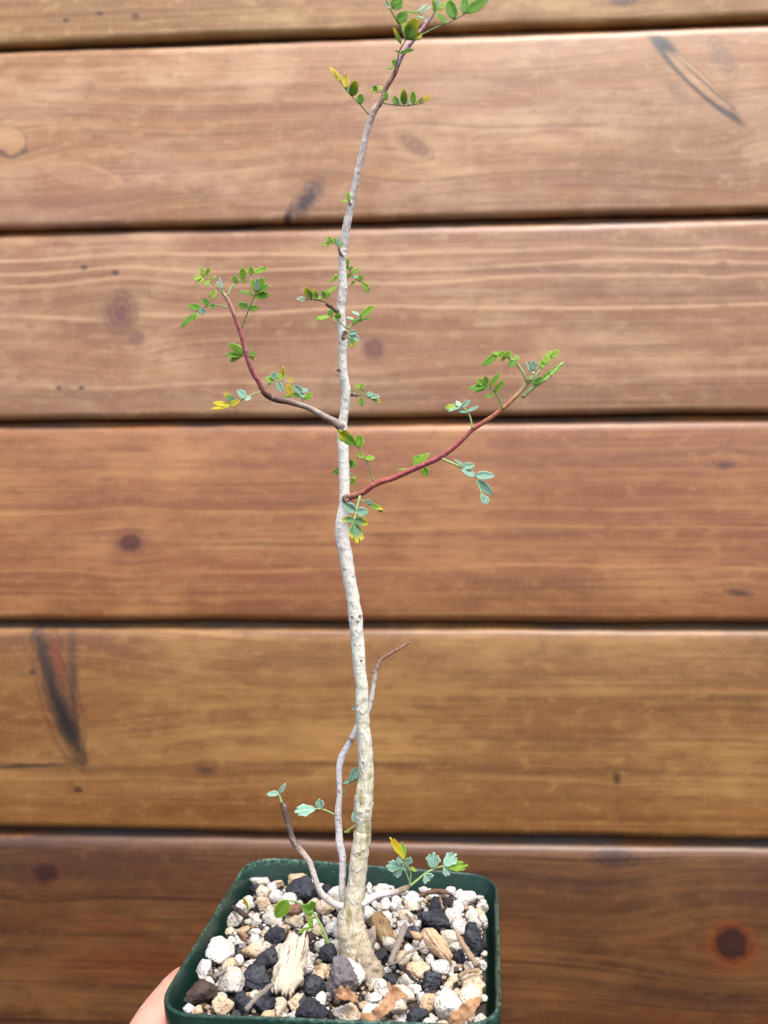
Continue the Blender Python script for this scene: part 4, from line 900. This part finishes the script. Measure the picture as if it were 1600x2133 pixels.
# right branch
leaf(6, [(302, 875), (270, 770), (210, 660), (184, 634)], [(188, 638, 62, 542, 76, 'GY', 1), (205, 654, 216, 568, 68, 'G'), (244, 718, 185, 688, 32, 'L'), (248, 722, 312, 724, 46, 'G')], -.012, -.2, rw=11)
leaf(6, [(216, 962), (195, 1040), (180, 1110), (176, 1142)], [(188, 1062, 114, 1016, 62, 'B'), (194, 1064, 270, 1066, 56, 'B'), (178, 1118, 96, 1116, 50, 'BY'), (182, 1118, 272, 1142, 60, 'BY'), (178, 1134, 190, 1276, 108, 'BY', 1)], -.012, -.4, rw=15)
leaf(6, [(214, 986), (260, 1010), (330, 1055)], [(268, 1018, 272, 982, 40, 'B'), (280, 1025, 364, 1052, 42, 'GY'), (330, 1058, 390, 1068, 14, 'R')], -.010, .1, rw=10)
leaf(6, [(560, 780), (556, 772), (554, 766)], [(590, 750, 660, 692, 44, 'G'), (556, 772, 610, 702, 60, 'G', 1), (618, 782, 640, 838, 62, 'G'), (536, 790, 458, 796, 14, 'L')], -.010, .3)
leaf(6, [(742, 725), (870, 785), (950, 835), (975, 900), (1010, 985)], [(882, 772, 820, 730, 24, 'B'), (878, 778, 952, 768, 50, 'B'), (952, 836, 866, 794, 56, 'B'), (956, 832, 1078, 834, 56, 'B'), (962, 866, 1068, 954, 56, 'B'), (990, 950, 1036, 1020, 58, 'B', 1)], -.020, -.3, rw=15)
leaf(6, [(935, 532), (925, 470), (905, 420), (865, 394), (840, 386)], [(904, 424, 838, 420, 26, 'B'), (908, 420, 978, 394, 30, 'B'), (866, 394, 918, 350, 32, 'B'), (858, 392, 832, 356, 40, 'P'), (856, 394, 782, 422, 32, 'B'), (838, 386, 758, 402, 46, 'L', 1)], -.018, .2, rw=13)
leaf(6, [(1130, 408), (1110, 340), (1070, 285), (1020, 254)], [(1076, 308, 1012, 336, 26, 'G'), (1080, 296, 1142, 226, 38, 'G'), (1046, 262, 1118, 172, 38, 'G'), (1040, 266, 942, 306, 28, 'G'), (1018, 256, 1022, 196, 44, 'D'), (1022, 256, 910, 284, 50, 'D'), (1004, 252, 968, 212, 44, 'G')], -.020, -.2, rw=15)
leaf(6, [(1285, 232), (1250, 155), (1200, 95), (1130, 65), (1085, 60)], [(1205, 98, 1168, 134, 50, 'D'), (1206, 92, 1236, 72, 40, 'G'), (1160, 74, 1180, 38, 50, 'G'), (1132, 68, 1126, 98, 36, 'G'), (1112, 62, 1064, 46, 34, 'G'), (1096, 60, 1068, 94, 36, 'G'), (1092, 60, 1000, 132, 50, 'D'), (1140, 66, 1110, 36, 34, 'G')], -.023, .0, rw=17)
leaf(6, [(1306, 222), (1325, 185), (1330, 150)], [(1328, 176, 1276, 102, 44, 'P', 1), (1328, 160, 1318, 90, 38, 'P'), (1330, 152, 1352, 106, 34, 'P')], -.024, .0, rw=22, name='leaf_bud')
leaf(6, [(1300, 246), (1370, 155), (1420, 100), (1480, 35)], [(1374, 146, 1386, 86, 40, 'G'), (1400, 120, 1412, 58, 44, 'L'), (1424, 94, 1440, 36, 42, 'G'), (1440, 78, 1488, 26, 40, 'L'), (1400, 118, 1432, 100, 24, 'G')], -.024, .2, rw=14)
leaf(6, [(1256, 330), (1330, 265), (1420, 205), (1515, 110)], [(1318, 246, 1390, 208, 44, 'D'), (1384, 222, 1454, 158, 44, 'G'), (1430, 192, 1520, 108, 40, 'G')], -.022, .0, rw=26)
leaf(6, [(95, 805), (72, 804)], [(82, 806, 36, 818, 30, 'G', 1), (82, 804, 56, 786, 28, 'G'), (80, 808, 62, 826, 22, 'G')], .006, 0, True)
leaf(6, [(120, 790), (150, 780), (165, 762)], [(152, 782, 152, 724, 40, 'D', 1), (156, 772, 192, 768, 34, 'D'), (164, 762, 182, 732, 28, 'G'), (152, 815, 166, 822, 16, 'B')], .006, 0, True)
leaf(6, [(130, 850), (152, 854), (168, 858)], [(154, 852, 194, 842, 26, 'G'), (156, 858, 190, 892, 24, 'G'), (154, 862, 160, 890, 24, 'D')], .006, 0, True)
# top
leaf(7, [(492, 914), (430, 840), (350, 760), (270, 660), (205, 565)], [(420, 826, 430, 746, 64, 'D'), (356, 762, 388, 634, 76, 'GY'), (308, 700, 298, 584, 58, 'YB'), (268, 648, 180, 534, 54, 'YY'), (332, 738, 312, 692, 36, 'B')], -.002, -.3, True, rw=10)
leaf(7, [(585, 815), (660, 828), (780, 840), (880, 825), (935, 812)], [(622, 796, 628, 730, 46, 'D'), (716, 826, 686, 766, 50, 'D'), (770, 832, 768, 704, 58, 'GY'), (846, 828, 840, 720, 50, 'G'), (728, 830, 736, 784, 38, 'P'), (800, 834, 812, 796, 36, 'P'), (872, 824, 906, 790, 38, 'G'), (922, 812, 980, 758, 44, 'YY'), (895, 820, 920, 775, 22, 'R')], -.003, -.2, True, rw=10)
leaf(7, [(606, 722), (580, 730), (545, 735)], [(602, 716, 556, 690, 44, 'L'), (560, 730, 502, 716, 44, 'L'), (552, 716, 524, 684, 36, 'D')], .003, .2)
leaf(7, [(690, 578), (715, 480), (735, 400), (780, 322), (802, 300)], [(692, 530, 690, 472, 40, 'G', 1), (684, 540, 626, 548, 32, 'G'), (738, 424, 848, 394, 46, 'D'), (730, 416, 698, 402, 20, 'L'), (744, 350, 678, 226, 42, 'GY'), (798, 308, 872, 148, 112, 'GY'), (804, 314, 918, 274, 66, 'GY', 1), (772, 284, 764, 146, 32, 'L'), (796, 318, 816, 160, 40, 'L')], -.006, -.4, True, rw=13)
leaf(7, [(782, 312), (730, 200), (680, 110), (645, 40), (615, -12)], [(716, 172, 796, 100, 78, 'D'), (676, 66, 752, -14, 96, 'D'), (655, 70, 608, 12, 28, 'P'), (735, 205, 718, 160, 22, 'L')], -.010, -.2, True, rw=14)
leaf(7, [(908, 276), (1010, 225), (1120, 180), (1240, 115), (1310, 66)], [(1092, 188, 1036, 108, 72, 'D'), (1166, 150, 1122, 4, 96, 'D'), (1250, 112, 1250, -34, 70, 'D'), (1266, 104, 1446, -24, 98, 'D')], -.004, .1, True, rw=13)
leaf(7, [(962, 192), (920, 140), (880, 98)], [(896, 108, 780, 94, 40, 'D'), (884, 96, 952, 36, 34, 'B'), (904, 116, 990, 58, 34, 'P'), (930, 150, 862, 128, 28, 'P'), (934, 160, 958, 182, 30, 'P')], .004, .1, True)
leaf(7, [(1012, 92), (1020, 60), (1022, 20)], [(1018, 84, 996, -10, 34, 'L'), (1022, 80, 1044, -8, 44, 'P'), (1026, 74, 1104, 26, 44, 'L'), (1020, 70, 1075, 78, 30, 'G'), (1016, 80, 980, 40, 26, 'P')], .0, -.2, rw=22)
leaf(7, [(340, 1600), (325, 1594)], [(332, 1596, 320, 1522, 36, 'G'), (324, 1598, 270, 1602, 24, 'L')], -.001, 0)
leaf(7, [(252, 1972), (225, 1930), (180, 1930), (160, 1938)], [(240, 1954, 244, 1874, 30, 'P'), (226, 1938, 208, 1890, 40, 'G'), (190, 1934, 164, 1876, 44, 'G'), (176, 1938, 114, 1946, 46, 'L', 1), (250, 1960, 268, 1915, 24, 'G')], -.001, 0, rw=9)
# low leaves
leaf(4, [(172, 1292), (160, 1255), (148, 1222)], [(152, 1222, 58, 1232, 44, 'B'), (154, 1218, 204, 1146, 32, 'B')], .002, 0, rw=22)
leaf(4, [(578, 1386), (490, 1345), (430, 1340)], [(474, 1350, 462, 1264, 72, 'B', 1), (430, 1342, 268, 1368, 96, 'B', 1)], .008, -.1, rw=15)
leaf(4, [(645, 1236), (690, 1150), (745, 1086)], [(692, 1132, 772, 1024, 74, 'B', 1), (690, 1130, 772, 1090, 36, 'D'), (694, 1128, 642, 1148, 24, 'B')], .012, .2, True, rw=14)
leaf(4, [(652, 1524), (690, 1500), (742, 1460)], [(738, 1446, 724, 1362, 54, 'B'), (690, 1504, 672, 1526, 20, 'L')], .012, .2, rw=15)
leaf(4, [(745, 575), (730, 572)], [(735, 574, 706, 570, 30, 'B')], .008, 0)
leaf(3, [(726, 448), (740, 340), (712, 262), (688, 205)], [(694, 218, 546, 14, 64, 'YY', 1), (690, 208, 660, 58, 52, 'G', 1), (708, 262, 738, 190, 66, 'B', 1), (700, 290, 668, 228, 46, 'B'), (738, 280, 792, 318, 28, 'L')], .011, -.2, rw=18)
leaf(3, [(728, 404), (690, 310), (645, 272)], [(652, 280, 522, 268, 100, 'B', 1), (640, 268, 632, 186, 56, 'B', 1), (664, 292, 588, 348, 84, 'B', 1)], .011, .2, rw=13)
leaf(3, [(722, 452), (800, 390), (860, 340), (940, 295), (1035, 266)], [(862, 340, 905, 398, 110, 'B', 1), (934, 292, 944, 148, 124, 'B', 1), (1028, 268, 1142, 160, 112, 'B', 1), (1038, 274, 1240, 262, 88, 'G', 1), (1030, 270, 1078, 350, 90, 'B', 1)], .012, .1, rw=24)

# -- a weed seedling and a sprout of their own
seed = bpy.data.objects.new('seedling', None); COL.objects.link(seed); sb = pothit(*cpx(2, 1470, 900), BED + .001); seed.location = sb
tag(seed, 'thin weed seedling with one round green leaf left of the trunk foot', 'plant')
sdep = depth(sb) - .001
o = leaf(2, [(1470, 900), (1455, 800), (1400, 650), (1310, 500), (1230, 440), (1150, 408), (1085, 405)], [(1090, 398, 990, 552, 128, 'G'), (1318, 480, 1215, 460, 84, 'D'), (1310, 470, 1300, 408, 70, 'D'), (1310, 510, 1262, 530, 44, 'G'), (1450, 770, 1478, 735, 28, 'B')], 0, .1, rw=26, owner=seed, depth0=sdep, name='stalk')
leaf(2, [(1448, 790), (1380, 690), (1290, 642)], [(1294, 640, 1294, 544, 52, 'G'), (1290, 642, 1182, 684, 36, 'G')], 0, -.1, rw=20, owner=seed, depth0=sdep, name='stalk')
leaf(2, [(1462, 850), (1440, 845), (1425, 845)], [(1440, 838, 1358, 826, 62, 'B'), (1462, 862, 1426, 872, 44, 'B')], 0, -.2, rw=14, owner=seed, depth0=sdep, name='stalk')
spr = bpy.data.objects.new('sprout', None); COL.objects.link(spr); sb2 = pothit(*cpx(2, 748, 495), BED + .003); spr.location = sb2
tag(spr, 'tiny yellow sprout by the side wall of the pot', 'plant')
leaf(2, [(748, 495), (735, 440), (720, 390)], [(740, 470, 706, 372, 40, 'YY'), (742, 470, 742, 440, 20, 'L')], 0, 0, rw=18, owner=spr, depth0=depth(sb2), name='stalk')

# ================================================================== THE HAND
def hand():
    bm = bmesh.new()
    def cap(p, r):
        q = catmull([Vector((*a, b_)) for a, b_ in zip(p, r)], 5)
        for v in q:
            M = Matrix.Translation(Vector(v[:3])) @ Matrix.Diagonal((v[3], v[3], v[3], 1)); bmesh.ops.create_icosphere(bm, subdivisions=2, radius=1.0, matrix=M)
        for a, b_ in zip(q, q[1:]):
            A, B = Vector(a[:3]), Vector(b_[:3]); d = B - A
            if d.length < 1e-6: continue
            M = Matrix.Translation((A + B) / 2) @ d.to_track_quat('Z', 'Y').to_matrix().to_4x4()
            bmesh.ops.create_cone(bm, cap_ends=True, segments=18, radius1=a[3], radius2=b_[3], depth=d.length, matrix=M)
    thumb = [(-.072, -.094, -.082), (-.0600, -.066, -.050), (-.0540, -.038, -.0270), (-.0525, -.024, -.0200), (-.0500, -.0105, -.0150)]
    cap(thumb, (.016, .0115, .0086, .0080, .0058))
    # palm: side of the hand lies along the lower left of the pot, fingers pass under its floor
    for k, yk in enumerate((.030, .010, -.012, -.032)):
        cap([(-.096, -.098 + .006 * k, -.100), (-.074, yk * .6 - .035, -.098), (-.050, yk, -.0925)], (.019, .0155, .0115))
        L = (.94, 1.05, 1.0, .82)[3 - k]
        cap([(-.050, yk, -.0925), (-.050 + .040 * L, yk + .004, -.0905), (-.050 + .064 * L, yk + .006, -.0895), (-.050 + .086 * L, yk + .006, -.0872)], (.0110, .0095, .0088, .0072))
    cap([(-.072, -.094, -.082), (-.076, -.050, -.090), (-.062, -.010, -.090)], (.018, .017, .012))
    cap([(-.088, -.092, -.098), (-.112, -.135, -.116), (-.150, -.200, -.150), (-.190, -.270, -.190)], (.025, .026, .032, .037))
    me = bpy.data.meshes.new('hand'); bm.to_mesh(me); bm.free()
    o = bpy.data.objects.new('hand', me); COL.objects.link(o)
    md = o.modifiers.new('r', 'REMESH'); md.mode = 'VOXEL'; md.voxel_size = .0013
    ms = o.modifiers.new('s', 'SMOOTH'); ms.factor = .5; ms.iterations = 9
    dg = bpy.context.evaluated_depsgraph_get(); m2 = bpy.data.meshes.new_from_object(o.evaluated_get(dg)); o.modifiers.clear(); o.data = m2; bpy.data.meshes.remove(me)
    m2.polygons.foreach_set('use_smooth', [True] * len(m2.polygons))
    mt, b = new_mat('skin'); n1 = nz(texco(), 90, 3); n2 = nz(texco(), 900, 3, .6)
    setc(b, mix(smooth(n1, .35, .7), lin(206, 132, 112), lin(220, 156, 136))); b.inputs['Roughness'].default_value = .5
    b.inputs['Subsurface Weight'].default_value = .2; b.inputs['Subsurface Radius'].default_value = (.004, .0015, .0008); b.inputs['Subsurface Scale'].default_value = .6
    bump(b, n2, .2, .0004); m2.materials.clear(); m2.materials.append(mt)
    o.matrix_world = PM4
    tag(o, "hand holding the green pot from below, thumb lying along its side under the rim", 'hand')
    # thumb nail: a curved plate on the upper outer side of the tip
    a = Vector((-.0535, -.0240, -.0190)); e = Vector((-.0500, -.0080, -.0132)); u = (e - a).normalized(); n = Vector((-.62, -.1, .78)); n = (n - u * n.dot(u)).normalized(); w = u.cross(n)
    vs, fs = [], []; NU, NV = 8, 8
    for sd_ in (1, 0):
        for i in range(NU + 1):
            for j in range(NV + 1):
                t, s = i / NU, j / NV * 2 - 1; k = .0058 * (1 - .35 * max(0, t - .6) ** 1.5 - .25 * (1 - t) ** 3)
                vs.append(u * (.0125 * t * (1 - .12 * s * s * (t > .5))) + w * k * s * (1 - .08 * s * s) + n * (.0066 - .0016 * t - .0030 * s * s - (0 if sd_ else .0006)))
    B = (NU + 1) * (NV + 1)
    for i in range(NU):
        for j in range(NV):
            q = [i * (NV + 1) + j, (i + 1) * (NV + 1) + j, (i + 1) * (NV + 1) + j + 1, i * (NV + 1) + j + 1]; fs.append(tuple(q)); fs.append(tuple(B + k for k in q[::-1]))
    for i in range(NU):
        for j in (0, NV): fs.append((i * (NV + 1) + j, B + i * (NV + 1) + j, B + (i + 1) * (NV + 1) + j, (i + 1) * (NV + 1) + j))
    for j in range(NV):
        for i in (0, NU): fs.append((i * (NV + 1) + j, i * (NV + 1) + j + 1, B + i * (NV + 1) + j + 1, B + i * (NV + 1) + j))
    mt2, b = new_mat('nail'); setc(b, mix(smooth(nz(texco(), 200, 2), .4, .6), lin(214, 150, 136), lin(222, 166, 152))); b.inputs['Roughness'].default_value = .3
    link('thumb_nail', mesh('thumb_nail', vs, fs), mt2, o, a)
hand()
